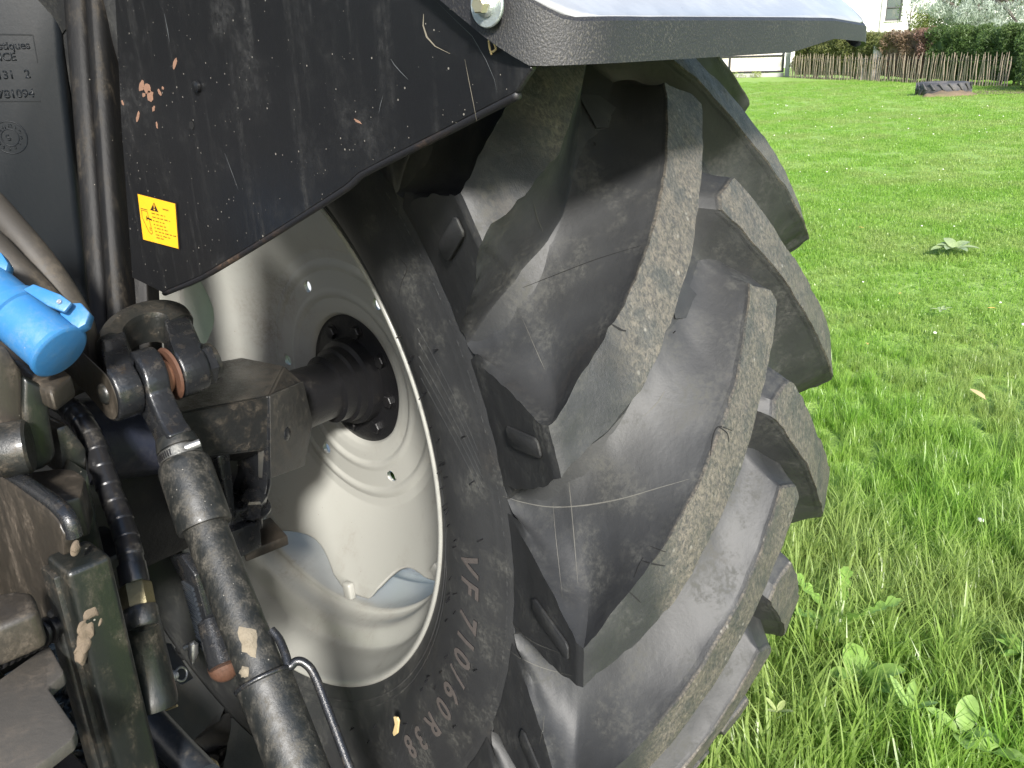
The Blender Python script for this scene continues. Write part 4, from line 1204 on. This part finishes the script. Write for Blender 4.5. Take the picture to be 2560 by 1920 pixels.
while x < gl-.1:
    w = .145; gbox('gate_board', x, .24, min(x+w, gl-.04), GH-.05, -.01+rp.uniform(-.004, .004), .012, m_board, gate); x += .153
mid = gl-2.25
for a in (0, mid-.045, gl-.09): gbox('gate_frame', a, .18, a+.09, GH, .025, .02, m_gfr, gate)
for z in (.18, .80, GH-.07): gbox('gate_rail', .091, z, gl-.091, z+.075, .022, .016, m_gfr, gate)
bm = bmesh.new(); bm_box(bm, ga+gd*(gl+.14)+Vector((0, 0, .95)), gd*.09, gn*.09, Vector((0, 0, .95)), .01, 1)
m_conc = painted('grey_concrete', (.36, .35, .33), (.25, .24, .22), .5, .8, .9, 4)
po = frombm('gate_post', bm, m_conc); tag(po, 'grey square post at the right end of the gate', 'post')
bm = bmesh.new(); bm_box(bm, ga+gd*(gl*.5)+Vector((0, 0, .08))+gn*.02, gd*gl*.5, gn*.12, Vector((0, 0, .08)), .01, 1)
ks = frombm('kerb', bm, m_conc); tag(ks, kind='structure')

# foliage helper: many leaf cards spread through a volume
def leaf_cloud(name, centers, n, size, mat, parent, seed, asp=2., droop=0.):
    r = random.Random(seed); vs = []; fs = []
    for k in range(n):
        c, rad = r.choice(centers)
        while True:
            d = Vector((r.uniform(-1, 1), r.uniform(-1, 1), r.uniform(-1, 1)))
            if d.length < 1: break
        d = d.normalized()*d.length**.45
        p = Vector(c)+Vector((d.x*rad[0], d.y*rad[1], d.z*rad[2]))
        a = Vector((r.uniform(-1, 1), r.uniform(-1, 1), r.uniform(-1, 1)-droop)).normalized()
        b = a.cross(Vector((r.uniform(-1, 1), r.uniform(-1, 1), r.uniform(-1, 1)))).normalized()
        L = size*r.uniform(.6, 1.4); w = L/asp; i = len(vs)
        vs += [p-a*L, p+b*w*.5, p+a*L, p-b*w*.5]; fs.append((i, i+1, i+2, i+3))
    me = bpy.data.meshes.new(name); me.from_pydata([tuple(v) for v in vs], [], fs)
    return link(name, me, mat, parent)
def leaf_mat(name, a, b, sc=1.5, trans=.3, rough=.55):
    s = NT(name); n = s.noise(sc, 4, .65); n2 = s.noise(sc*9, 2)
    c = s.mix(s.ramp(n, .35, .65), a, b); c = s.mix(s.mul(s.ramp(n2, .4, .7), .5), c, tuple(x*1.35 for x in b))
    m = s.done(c, rough)
    t = s.n('ShaderNodeBsdfTranslucent'); x = s.n('ShaderNodeMixShader'); x.inputs[0].default_value = trans
    s.l(c, t.inputs[0]); s.l(s.b.outputs[0], x.inputs[1]); s.l(t.outputs[0], x.inputs[2]); s.l(x.outputs[0], s.t.nodes['Material Output'].inputs[0])
    return m
m_hg = leaf_mat('hedge_green', (.050, .095, .022), (.085, .135, .036))
m_hy = leaf_mat('hedge_olive', (.105, .125, .032), (.16, .17, .055))
m_hb = leaf_mat('hedge_brown', (.10, .065, .038), (.17, .115, .07), trans=.1)
m_hr = leaf_mat('hedge_red', (.12, .065, .045), (.17, .10, .075), trans=.1)
m_twig = painted('hedge_stems', (.10, .075, .055), (.16, .13, .10), .5, .9, .9, 5)
def hedge(name, a, b, h, depth, mat, label, seed, n=3200, low=.1):
    e = empty(name, fa+fd_*a-fn*.55, label, 'hedge', 'hedges round the lawn')
    cs = []; L = b-a; r = random.Random(seed)
    for i in range(int(L*14)):
        x = r.uniform(0, L); z = r.uniform(low+.25, h-.28); y = r.uniform(.12, .30)
        rad = r.uniform(.20, .30); cs.append((fd_*x+fn*y+Vector((0, 0, z)), (rad, rad, rad*.9)))
    for i in range(int(L*7)): cs.append((fd_*r.uniform(0, L)+fn*r.uniform(-.15, .25)+Vector((0, 0, h-.22+r.uniform(-.05, .05))), (.28, .28, .2)))
    leaf_cloud('foliage', cs, int(n*L*1.9), .050, mat, e, seed, 2.2)
    bm = bmesh.new()
    nx = max(2, int(L/.25)); g = []
    for i in range(nx+1):
        row = []
        for (yy, zz) in ((.18, .12), (.26, .5), (.24, 1.0), (.14, h-.14), (-.3, h-.14), (-.35, .12)):
            q = fd_*(L*i/nx)+fn*(yy+r.uniform(-.07, .07))+Vector((0, 0, zz+r.uniform(-.05, .05))); row.append(bm.verts.new(q))
        g.append(row)
    for p, q in zip(g, g[1:]):
        for j in range(6): bm.faces.new((p[j], p[(j+1) % 6], q[(j+1) % 6], q[j]))
    bm.faces.new(g[0]); bm.faces.new(g[-1][::-1])
    if low < .5: frombm('inner_branches', bm, mat, e, smooth=False)
    else: bm.free()
    bm = bmesh.new()
    for i in range(int(L*2.2)+1):
        x = r.uniform(.1, max(.2, L-.1)); p = fd_*x-fn*r.uniform(0, .3)
        bm_tube(bm, [p, p+Vector((r.uniform(-.05, .05), r.uniform(-.05, .05), h*.5)), p+Vector((r.uniform(-.2, .2), r.uniform(-.2, .2), h*.85))], [.04, .03, .012], 6)
    frombm('stems', bm, m_twig, e)
    return e
def along(u, v):                            # station along the fence seen through pixel column u
    d = ray(u, v); o = Vector((CAM.x, CAM.y)); dv = Vector((d.x, d.y))
    a = Vector((fa.x, fa.y)); f = Vector((fd_.x, fd_.y)); r_ = a-o
    den = dv.x*(-f.y)-dv.y*(-f.x); t = (r_.x*(-f.y)-r_.y*(-f.x))/den
    q = o+dv*t-a; return q.dot(f)
S = [along(u, 150) for u in (1700, 1876, 1896, 1955, 1984, 2200)]
HH = 1.64
hedge('hedge', S[0], S[1], HH, .8, m_hy, 'olive green hedge next to the gate, thin above the pickets', 31)
hedge('hedge', S[1]+.05, S[1]+.25+(S[2]-S[1])*.2, HH*.98, .6, m_hy, 'narrow gappy strip of hedge beside the white trunk', 35, 1500, .9)
hedge('hedge', S[2], S[3], HH, .8, m_hb, 'dead brown stretch of the hedge behind the pickets', 32, 2600)
hedge('hedge', S[3], S[4], HH+.08, .8, m_hr, 'reddish dead section of hedge beside the dark green part', 33, 2600)
hedge('hedge', S[4], S[5]+.5, HH+.05, .9, m_hg, 'dark green clipped hedge on the right behind the pickets', 34, 3600)
# pale trunk showing through the gap
m_birch = painted('pale_bark', (.55, .50, .47), (.30, .26, .22), .4, .8, .9, 6, 0, .002)
p0 = fa+fd_*(S[1]*.985)-fn*.35
tk = tube('tree_stump', [p0, p0+Vector((0, 0, .6)), p0+Vector((.02, .02, 1.15))], [.17, .15, .14], m_birch, None, 14)
tag(tk, 'pale trunk standing behind the pickets in the hedge gap', 'trunk', 'pale trunks behind the pickets')
p0 = fa+fd_*(S[1]*.87)-fn*.30
tk = tube('tree_stump', [p0, p0+Vector((0, 0, .4)), p0+Vector((.02, .02, .75))], [.13, .12, .10], m_birch, None, 14)
tag(tk, 'short pale stump behind the pickets left of the hedge gap', 'trunk', 'pale trunks behind the pickets')
# corner hedge at the right edge, nearer
e = empty('hedge', G(2230, 197), 'tall dark green hedge at the right edge of the lawn corner', 'hedge', 'hedges round the lawn')
cs = []; r = random.Random(8)
for i in range(70):
    cs.append((Vector((r.uniform(-.9, .9), r.uniform(-1.3, .1), r.uniform(.3, 1.5))), (.4, .4, .35)))
leaf_cloud('foliage', cs, 11000, .055, m_hg, e, 41, 2.2)
bm = bmesh.new()
for i in range(5):
    p = Vector((r.uniform(-.5, .5), r.uniform(-1, 0), 0)); bm_tube(bm, [p, p+Vector((0, 0, .8)), p+Vector((.1, 0, 1.5))], [.05, .04, .02], 6)
frombm('stems', bm, m_twig, e)
# bare earth at the foot of that hedge
m_soil = painted('bare_soil', (.16, .115, .075), (.12, .12, .05), .5, .9, .95, 1.5, 0, .01)
bm = bmesh.new(); c0 = G(2200, 196); L = [bm.verts.new((c0.x+1.9*cos(a)*(1+.2*sin(3*a)), c0.y+1.1*sin(a)*(1+.2*cos(2*a)), gz(c0.x+1.9*cos(a), c0.y+1.1*sin(a))+.02)) for a in [2*pi*i/24 for i in range(24)]]
bm.faces.new(L); so = frombm('soil', bm, m_soil); tag(so, kind='structure')

# house with white walls
h0 = W(1990, 60, 46); h0.z = 0
hx = Vector((cos(YAW+.12), -sin(YAW+.12), 0)); hn = Vector((-sin(YAW+.12), -cos(YAW+.12), 0))
house = empty('house', h0, 'white rendered house with a dark framed window above the hedge', 'house')
m_wall = painted('white_render', (.80, .79, .74), (.70, .68, .62), .3, .8, .9, .8, 0, .002)
def onhouse(u, v):
    d = ray(u, v); o = CAM+UP; t = (h0-o).dot(hn)/d.dot(hn); return o+d*t-h0
wq = [onhouse(1917, -8), onhouse(1948, -8), onhouse(1946, 45), onhouse(1914, 45)]
wx0 = min(wq[0].dot(hx), wq[3].dot(hx)); wx1 = max(wq[1].dot(hx), wq[2].dot(hx)); wz0 = wq[3].z; wz1 = wz0+1.45
def hbox(name, a, b, z0, z1, off, th, mat, parent=house, bev=.0):
    bm = bmesh.new(); bm_box(bm, hx*(a+b)/2+Vector((0, 0, (z0+z1)/2))+hn*off, hx*(b-a)/2, hn*th, Vector((0, 0, (z1-z0)/2)), bev, 1)
    return frombm(name, bm, mat, parent)
hbox('wall', -7, wx0, 0, 6, -.2, .2, m_wall); hbox('wall', wx1, 7, 0, 6, -.2, .2, m_wall)
hbox('wall', wx0, wx1, 0, wz0, -.2, .2, m_wall); hbox('wall', wx0, wx1, wz1, 6, -.2, .2, m_wall)
m_wfr = NT('dark_window_frame').done((.05, .05, .05), .4)
s_ = NT('window_glass'); m_glass = s_.done((.10, .12, .11), .06)
m_glass.node_tree.nodes['Principled BSDF'].inputs['Specular IOR Level'].default_value = .9
fr = hbox('window_frame', wx0, wx0+.07, wz0, wz1, -.08, .05, m_wfr); fr2 = hbox('window_frame', wx1-.07, wx1, wz0, wz1, -.08, .05, m_wfr)
hbox('window_frame', wx0+.07, wx1-.07, wz0, wz0+.07, -.08, .05, m_wfr); hbox('window_frame', wx0+.07, wx1-.07, wz1-.07, wz1, -.08, .05, m_wfr)
hbox('window_frame', wx0+.07, wx1-.07, wz0+.62, wz0+.67, -.08, .045, m_wfr)
hbox('window_pane', wx0+.07, wx1-.07, wz0+.07, wz1-.07, -.10, .006, m_glass)
hbox('window_sill', wx0-.05, wx1+.05, wz0-.06, wz0-.002, .02, .06, m_conc)
pq = onhouse(1903, 30); 
bm = bmesh.new(); bm_tube(bm, [hx*pq.dot(hx)+hn*.06+Vector((0, 0, 0)), hx*pq.dot(hx)+hn*.06+Vector((0, 0, 6))], .04, 10); frombm('drainpipe', bm, m_conc, house)
bm = bmesh.new()
bm_prism(bm, [hx*-7.3+hn*.5+Vector((0, 0, 5.9)), hx*7.3+hn*.5+Vector((0, 0, 5.9)), hx*7.3-hn*4+Vector((0, 0, 9)), hx*-7.3-hn*4+Vector((0, 0, 9))], Vector((0, 0, .2)), 0)
frombm('roof', bm, painted('roof_tiles', (.12, .06, .04), (.08, .05, .04), .4, .8, .9, 3), house)

# trees: silver willow overhanging, green tree behind, bright bush
m_silver = leaf_mat('silver_leaves', (.22, .27, .21), (.36, .41, .35), 1.2, .25, .5)
m_tg = leaf_mat('tree_green', (.055, .10, .025), (.10, .155, .045), 1.0)
m_yg = leaf_mat('bush_yellow_green', (.17, .22, .05), (.25, .29, .085), 1.2)
m_bark = painted('grey_bark', (.10, .085, .07), (.18, .16, .13), .5, .9, .9, 6, 0, .01)
def tree(name, base, label, cs, n, size, mat, seed, h, r0, asp=2., droop=0., cat='tree'):
    e = empty(name, base, label, cat)
    leaf_cloud('crown', cs, n, size, mat, e, seed, asp, droop)
    bm = bmesh.new(); r = random.Random(seed)
    bm_tube(bm, [Vector((0, 0, -.1)), Vector((.05, .03, h*.4)), Vector((0, .1, h*.8))], [r0, r0*.8, r0*.4], 12)
    for k in range(9):
        a = r.uniform(0, 6.28); z = h*r.uniform(.3, .7); c, rad = r.choice(cs); c = Vector(c)
        bm_tube(bm, [Vector((.03, .03, z)), Vector((.03, .03, z)).lerp(c, .5)+Vector((0, 0, .2)), c], [r0*.4, r0*.25, .02], 7)
    frombm('trunk', bm, m_bark, e)
    return e
tb = W(2120, 100, 36); tb.z = 0; r = random.Random(14); cs = []
rx = Vector((rgt0.x, rgt0.y, 0)); fx = Vector((sin(YAW), cos(YAW), 0))
for (u, v, rad) in [(2000, 5, .7), (2030, 22, .55), (2060, 8, .8), (2060, 40, .45), (2085, 30, .6), (2110, 20, .8), (2105, 52, .45), (2140, 28, .8), (2150, 58, .45), (2170, 30, .8), (2180, 62, .5), (2205, 25, .9), (2210, 65, .6), (2240, 30, .9), (2240, 70, .7), (1985, -20, .7), (2040, -40, 1.), (2100, -40, 1.2), (2160, -50, 1.2), (2230, -40, 1.2), (2280, 20, 1.), (2060, -110, 1.2), (2150, -120, 1.4), (2230, -120, 1.4)]:
    cs.append((W(u, v, 34+r.uniform(-1, 1))-tb, (rad*.8, rad*.8, rad*.55)))
tree('willow_tree', tb, 'silver leaved willow hanging over the hedge at top right', cs, 15000, .085, m_silver, 51, 4.0, .28, 3.5, .9)
tb = W(2095, 80, 40); tb.z = 0; cs = []
for i in range(40):
    a = r.uniform(2040, 2330); b = r.uniform(-70, 68); cs.append((W(a, b, 39+r.uniform(-1.5, 1.5))-tb, (.8, .8, .7)))
tree('broadleaf_tree', tb, 'dark green leafy tree behind the silver willow', cs, 16000, .09, m_tg, 52, 4.5, .3)
tb = W(1995, 70, 40); tb.z = 0; cs = []
for (u, v, rad) in [(1990, 45, .5), (2005, 55, .5), (1998, 30, .4), (2020, 50, .5), (2030, 62, .5), (1985, 62, .4), (2000, 70, .5)]:
    cs.append((W(u, v, 39.5)-tb, (rad, rad, rad)))
tree('leafy_bush', tb, 'yellow green bush in front of the white house', cs, 3000, .07, m_yg, 53, 1.6, .08, cat='bush')
# thin sprays with sparse leaves against the white wall
tb = W(1966, 72, 41); tb.z = 0; cs = []
for i in range(16): cs.append((W(r.uniform(1945, 1990), r.uniform(-10, 55), 41)-tb, (.3, .3, .3)))
tree('young_tree', tb, 'sparse young tree with few leaves beside the house window', cs, 420, .06, m_tg, 54, 3.2, .05)
# low bushes by the gate
for i, (u, v, w, lb) in enumerate([(1590, 168, .9, 'long low yellow green plant clump in front of the gate'), (1560, 169, .35, 'small round green clump left of the low plants by the gate'), (1632, 166, .5, 'pale grassy clump by the right half of the gate')]):
    c0 = G(u, v+1); e = empty('low_plant', c0, lb, 'plant', 'low plants by the gate')
    cs = [(gd*r.uniform(-w, w)+Vector((0, 0, r.uniform(.06, .16))), (.2, .15, .14)) for q in range(8)]
    leaf_cloud('foliage', cs, 900, .05, m_yg, e, 60+i, 4.)
    bm = bmesh.new(); [bm_tube(bm, [Vector((0, 0, 0))+gd*x, Vector((0, 0, .15))+gd*x], .01, 5) for x in (-.2, 0, .2)]; frombm('stems', bm, m_twig, e)

# tyre lying on the lawn
tc = G(2036, 206); 
ot = empty('old_tyre', tc, 'old tractor tyre lying flat on the lawn before the fence', 'tyre')
bm = bmesh.new(); L = []
PRF = [(.36, .03), (.42, .0), (.55, .0), (.60, .03), (.625, .10), (.625, .22), (.60, .29), (.55, .325), (.42, .325), (.36, .29), (.35, .16)]
for i in range(48):
    a = 2*pi*i/48; L.append([bm.verts.new((q*cos(a), q*sin(a), z)) for q, z in PRF])
for i in range(48):
    for j in range(len(PRF)): bm.faces.new((L[i][j], L[(i+1) % 48][j], L[(i+1) % 48][(j+1) % len(PRF)], L[i][(j+1) % len(PRF)]))
m_oldr = painted('grey_old_rubber', (.055, .055, .06), (.15, .135, .12), .6, .7, .9, 5, 0, .002)
frombm('carcass', bm, m_oldr, ot, smooth=True)
bm = bmesh.new()
for s_ in (0, 1):
    pl = []
    for (t, z) in ((0, .02), (1, .16)): pass
q = []
for dz, da in ((.01, -.10), (.165, .12), (.165, .20), (.01, -.02)): q.append(Vector((.622*cos(da), .622*sin(da), dz)))
bm_prism(bm, q, (.035, 0, 0), .006, 1); me1 = bpy.data.meshes.new('tread_lug'); bm.to_mesh(me1); bm.free(); me1.materials.append(m_oldr)
bm = bmesh.new(); q = []
for dz, da in ((.315, -.10), (.16, .12), (.16, .20), (.315, -.02)): q.append(Vector((.622*cos(da), .622*sin(da), dz)))
bm_prism(bm, q, (.035, 0, 0), .006, 1); me2_ = bpy.data.meshes.new('tread_lug'); bmesh.ops.recalc_face_normals; bm.to_mesh(me2_); bm.free(); me2_.materials.append(m_oldr)
for k in range(18):
    for me, off in ((me1, 0), (me2_, .17)):
        o = bpy.data.objects.new('tread_lug', me); col.objects.link(o); o.parent = ot; o.rotation_euler = (0, 0, 2*pi*k/18+off)
# earth heap before it
c0 = G(2052, 209); bm = bmesh.new()
bmesh.ops.create_icosphere(bm, subdivisions=4, radius=1, matrix=Matrix.Translation(c0) @ Matrix.Rotation(.9, 4, 'Z') @ Matrix.Diagonal((.30, .75, .14, 1)))
for v in bm.verts: v.co.z += .05*noise.noise(v.co*5)
hp_ = frombm('earth_heap', bm, m_soil, smooth=True); tag(hp_, 'low heap of bare earth in front of the old tyre', 'heap')

# ================================================================== WEEDS, STRAW AND LITTLE THINGS
m_weed = leaf_mat('weed_leaf', (.19, .34, .055), (.25, .40, .09), 12, .3, .4)
m_dock = leaf_mat('dock_leaf', (.21, .345, .075), (.26, .39, .11), 12, .25, .35)
m_pale = leaf_mat('pale_weed_leaf', (.26, .34, .14), (.33, .40, .20), 9, .25, .4)
m_ypale = leaf_mat('pale_leaf', (.30, .36, .12), (.36, .41, .17), 20)
def leafblade(name, base, direction, length, width, mat, parent, lift=.4, curl=.5, lobed=False, fold=.18):
    d = Vector((cos(direction), sin(direction), 0)); n = Vector((-d.y, d.x, 0)); bm = bmesh.new(); L = []
    NN = 16
    for i in range(NN+1):
        t = i/NN
        w = width*(sin(pi*min(1, t*.96+.04))**.75)*.5
        if lobed: w = width*.5*t**.6*(1-.0*t)*(1 if i % 3 else .42)*(1 if t < .97 else .3)
        if t < .18: w = min(w, width*.08+ width*.25*max(0, (t-.1)/.08))
        z = length*(lift*t-curl*t*t*.6)
        c0 = Vector(base)+d*length*t+Vector((0, 0, z))
        L.append([bm.verts.new(c0+n*w+Vector((0, 0, abs(w)*fold*2))), bm.verts.new(c0), bm.verts.new(c0-n*w+Vector((0, 0, abs(w)*fold*2)))])
    for p, q in zip(L, L[1:]):
        bm.faces.new((p[0], p[1], q[1], q[0])); bm.faces.new((p[1], p[2], q[2], q[1]))
    return frombm(name, bm, mat, parent, smooth=True)
def weed(u, v, label, n, length, width, mat, seed, lift=.5, curl=.5, lobed=False, z=0., name='broad_leaf_weed'):
    c0 = G(u, v); c0.z = z; e = empty(name, c0, label, 'weed', 'broad leaved weeds growing in the lawn'); r = random.Random(seed)
    for k in range(n):
        leafblade('leaf', (0, 0, 0), 2*pi*k/n+r.uniform(-.4, .4), length*r.uniform(.7, 1.1), width*r.uniform(.8, 1.1), mat, e, lift*r.uniform(.7, 1.3), curl, lobed)
    return e
weed(2058, 556, 'broad pale rosette of dock leaves alone in the lawn', 9, .18, .075, m_pale, 1, .55, .5, False, .05)
weed(1812, 1400, 'toothed dandelion leaves in the grass near the tyre', 5, .15, .05, m_weed, 2, 1.0, .4, True, .06, 'dandelion')
weed(1770, 1420, 'round leaved weed low in the grass right beside the tyre', 7, .085, .05, m_weed, 3, .8, .5, False, .06)
weed(1850, 1530, 'rumpled leafy weed below the dandelion leaves', 6, .095, .055, m_weed, 4, .8, .5, False, .07)
weed(2065, 1650, 'smooth pale dock leaves in the lower right grass', 4, .070, .042, m_dock, 5, .9, .5, False, .075)
weed(2125, 1685, 'single wide leaf tilted up at the lower right', 3, .065, .042, m_dock, 15, .8, .6, False, .075)
weed(1945, 1640, 'small pointed seedling with four bright leaves', 4, .06, .02, m_dock, 6, 1.0, .4, False, .13, 'seedling')
weed(1668, 1650, 'pale yellow seedling low beside the tyre tread', 4, .035, .014, m_ypale, 7, 1.0, .3, False, .14, 'seedling')
weed(2190, 1480, 'low patch of fine creeping leaves at the right edge', 24, .06, .018, m_weed, 8, .6, .5, False, .09, 'creeping_weed')
weed(2030, 690, 'small flat pale weed below the dock rosette', 6, .06, .02, m_pale, 9, .5, .5, False, .05)
# clover heads and daisies: too many to count
m_white = NT('white_petals').done((.75, .74, .66), .7)
bm = bmesh.new(); r = random.Random(77)
for k in range(230):
    d = math.sqrt(r.uniform(2.6**2, 22**2)); a = r.uniform(radians(50), radians(88)); x = CAM.x+d*sin(a); y = CAM.y+d*cos(a)
    if noise.noise(Vector((x*.8, y*.8, 9))) < -.02: continue
    s = r.uniform(.005, .010)*(1+d*.012)
    bmesh.ops.create_icosphere(bm, subdivisions=1, radius=s, matrix=Matrix.Translation((x, y, gz(x, y)+interp(d, [2, 6, 22], [.07, .05, .055]))) @ Matrix.Diagonal((1.2, 1.2, .7, 1)))
fl = frombm('clover_flowers', bm, m_white); tag(fl, kind='stuff')
# fallen yellow leaves
m_yl = NT('yellow_leaf').done((.62, .40, .10), .7)
for i, (u, v, w, lb) in enumerate([(2123, 900, .10, 'long pale dry blade lying on the lawn at right'), (1865, 506, .045, 'small yellow leaf on the grass near the tyre shoulder'), (2148, 695, .05, 'orange fallen leaf on the lawn at far right'), (1945, 660, .04, 'rusty dead leaf in the middle of the lawn'), (1868, 772, .035, 'tiny rust coloured leaf close to the tread')]):
    c0 = G(u, v); c0.z = .075 if v > 600 else .05; e = empty('fallen_leaf', c0, lb, 'leaf', 'fallen leaves on the lawn')
    leafblade('blade', (0, 0, 0), .9+.7*i, w, w*.28, m_yl if i else m_straw, e, .15, .1)
# bits of dry straw caught on the tractor
def straw(pts, r, label):
    pts = smooth_path(pts, 5); c0 = pts[0]
    o = tube('straw', [p-c0 for p in pts], r, m_straw, None, 6); o.location = c0+UP; return tag(o, label, 'straw', 'bits of straw caught on the tractor')
sx = -.0675
bm = bmesh.new(); q = [PX(u, v, -.0735) for u, v in ((853, 1546), (861, 1548), (865, 1556), (862, 1582), (854, 1588), (851, 1580), (856, 1562))]
bm_prism(bm, q, (-.0035, 0, 0), .0008, 1); o = frombm('bark_chip', bm, m_straw); o.location = UP; tag(o, 'tan flake of bark stuck to the tyre wall by the size lettering', 'flake')
bm = bmesh.new(); q = [PX(u, v, -.070) for u, v in ((1066, 1170), (1070, 1172), (1072, 1182), (1068, 1185))]
straw([P(*Z2(1105, 1270), 1.19), P(*Z2(1165, 1250), 1.18), P(*Z2(1225, 1228), 1.17)], .0016, 'thin straw lying above the gravel between the bars')
straw([P(*Z2(1455, 1600), 1.15), P(*Z2(1490, 1625), 1.14), P(*Z2(1505, 1670), 1.13)], .0028, 'reddish bark strip at the bottom among the gravel')
straw([PX(1060, 78, XP-.002), PX(1056, 88, XP-.003), PX(1058, 105, XP-.002), PX(1062, 118, XP-.002)], .0008, 'frayed straw hanging under the washer')
straw([PX(1063, 84, XP-.002), PX(1068, 96, XP-.004), PX(1071, 106, XP-.003), PX(1064, 112, XP-.002)], .0008, 'short curled straw beside the frayed one under the washer')
for o in list(bpy.data.objects):
    if o.parent is None and o.name not in col.objects and o.users_collection == (): pass

# ================================================================== the rest of the tractor body just outside the frame, plus an added shade block
box('cab_body', (-1.75, .80, .55), (-.24, 1.9, 1.75), m_dark, tr, .05)
box('cab_roof', (-1.85, .3, 1.75), (-.15, 1.9, 1.9), m_plate, tr, .05)
box('drawbar_shade_block', (-1.35, -.75, -.55), (-.80, -.25, -.12), m_dark, tr, .02)  # unseen block added to keep the sun off the gravel

lathe('rear_tyre', [(-.30, .50), (-.33, .62), (-.30, .80), (-.10, .88), (.10, .88), (.30, .80), (.33, .62), (.30, .50)], (-1.85, 0, 0), (1, 0, 0), m_rub, tr, 64)
lathe('wheel_rim', [(.26, .50), (.20, .44), (.05, .42), (.02, .10)], (-1.85, 0, 0), (1, 0, 0), m_rim, tr, 64)
box('cab_floor', (-1.6, .45, .15), (-.26, 1.9, .55), m_dark, tr, .03)

# unseen blocks added in the sun's path to shade the lugs, and the pale drive beyond the wheel
box('link_shade_block', (-.78, -.62, -.42), (-.60, -.10, -.16), m_dark, tr, .02)
box('link_shade_block', (-.60, -.30, -.50), (-.44, .15, -.30), m_dark, tr, .02)
m_drive = painted('pale_gravel_drive', (.62, .60, .56), (.5, .48, .43), .4, .9, .95, 12, 0, .004)
bm = bmesh.new(); bm.faces.new([bm.verts.new((x, y, .035)) for x, y in ((.55, 1.0), (1.7, .85), (2.7, 1.9), (6, 4), (20, 14), (22, 24), (4, 12), (-1, 6), (-.1, 3.3))])
dv_ = frombm('driveway', bm, m_drive); tag(dv_, kind='structure')
# outer cap plate bolted on the end of the axle housing
prism('housing_cap', [PY(*Q4(*q), -.1872) for q in ((888, 518), (893, 520), (896, 786), (880, 800))]+[], (0, .05, 0), m_black, ah, .001)
prism('cap_plate', [PY(*Q4(893, 517), -.188), PY(*Q4(1003, 468), -.117), PY(*Q4(1035, 600), -.117), PY(*Q4(1008, 747), -.117), PY(*Q4(896, 788), -.188)], (-.012, .018, 0), painted('cap_paint', (.030, .030, .028), (.10, .088, .068), .5, .5, .85, 60, .1, .0005, .8), ah, .0015)
# scuffs, cuts and moulding scratches lying on the rubber of the tyre
from mathutils.bvhtree import BVHTree
V_ = []; F_ = []
for o in [tyre]+[c for c in tyre.children if c.name.startswith('tread_lug')]:
    mr = Matrix.Rotation(o.rotation_euler.x, 4, 'X') if o is not tyre else Matrix.Identity(4)
    b0 = len(V_); V_ += [mr @ v.co for v in o.data.vertices]; F_ += [[b0+i for i in p.vertices] for p in o.data.polygons]
bvh = BVHTree.FromPolygons(V_, F_)
m_pale = NT('pale_scuff_mark').done((.085, .083, .074), .8)
m_cut = NT('dark_cut').done((.006, .006, .006), .9)
def scuff(pl, w, mat, name='scuff_mark'):
    q = smooth_path([Vector((a, b, 0)) for a, b in pl], 8); L = []; bm = bmesh.new()
    for i, p in enumerate(q):
        h = bvh.ray_cast(CAM, ray(p.x, p.y).normalized())
        if h[0] is None: continue
        L.append((h[0], h[1] if h[1].dot(h[0]-CAM) < 0 else -h[1]))
    R_ = []
    for i, (p, n) in enumerate(L):
        d = (L[min(i+1, len(L)-1)][0]-L[max(i-1, 0)][0]).normalized(); sd = n.cross(d).normalized()
        ww = w*(.35+.65*sin(pi*min(1, max(0, i/(len(L)-1)))))*(1+.5*noise.noise(p*160))
        R_.append((bm.verts.new(p+n*.0006+sd*ww), bm.verts.new(p+n*.0006-sd*ww)))
    for (a, b), (c, d) in zip(R_, R_[1:]):
        if (a.co-c.co).length < .05: bm.faces.new((a, c, d, b))
    frombm(name, bm, mat, tyre)
scuff([(1088, 1072), (1130, 1085), (1190, 1095), (1260, 1092), (1340, 1078), (1420, 1055), (1490, 1035)], .0007, m_pale)
scuff([(1229, 1040), (1236, 1110), (1242, 1180), (1248, 1260)], .0005, m_pale)
scuff([(1195, 1085), (1200, 1150), (1208, 1230), (1214, 1290)], .0004, m_pale)
scuff([(1130, 621), (1200, 594), (1290, 560), (1388, 530)], .0004, m_cut)
scuff([(1105, 1345), (1150, 1385), (1210, 1410)], .0005, m_pale)
scuff([(1096, 1400), (1130, 1425), (1180, 1445), (1240, 1460)], .0005, m_pale)
scuff([(1390, 900), (1420, 870), (1436, 845)], .0006, m_pale)
scuff([(1535, 985), (1540, 945), (1552, 922), (1580, 930)], .0008, m_cut)
scuff([(1552, 922), (1570, 936), (1574, 955)], .0007, m_cut)
scuff([(1370, 1248), (1380, 1222), (1390, 1205)], .0006, m_cut)
scuff([(1388, 1212), (1410, 1218), (1436, 1222)], .0010, m_cut)
scuff([(1405, 1180), (1425, 1188), (1438, 1192)], .0006, m_cut)
scuff([(1355, 1275), (1372, 1290), (1384, 1302)], .0006, m_cut)
scuff([(1150, 430), (1160, 470), (1172, 500)], .0004, m_pale)
scuff([(1320, 700), (1340, 712), (1352, 715)], .0012, m_cut)
scuff([(865, 560), (880, 580), (868, 610), (862, 640)], .0006, m_cut)
scuff([(1130, 690), (1160, 760), (1178, 800)], .0004, m_pale)
scuff([(1175, 1545), (1172, 1580), (1166, 1610)], .0005, m_pale)
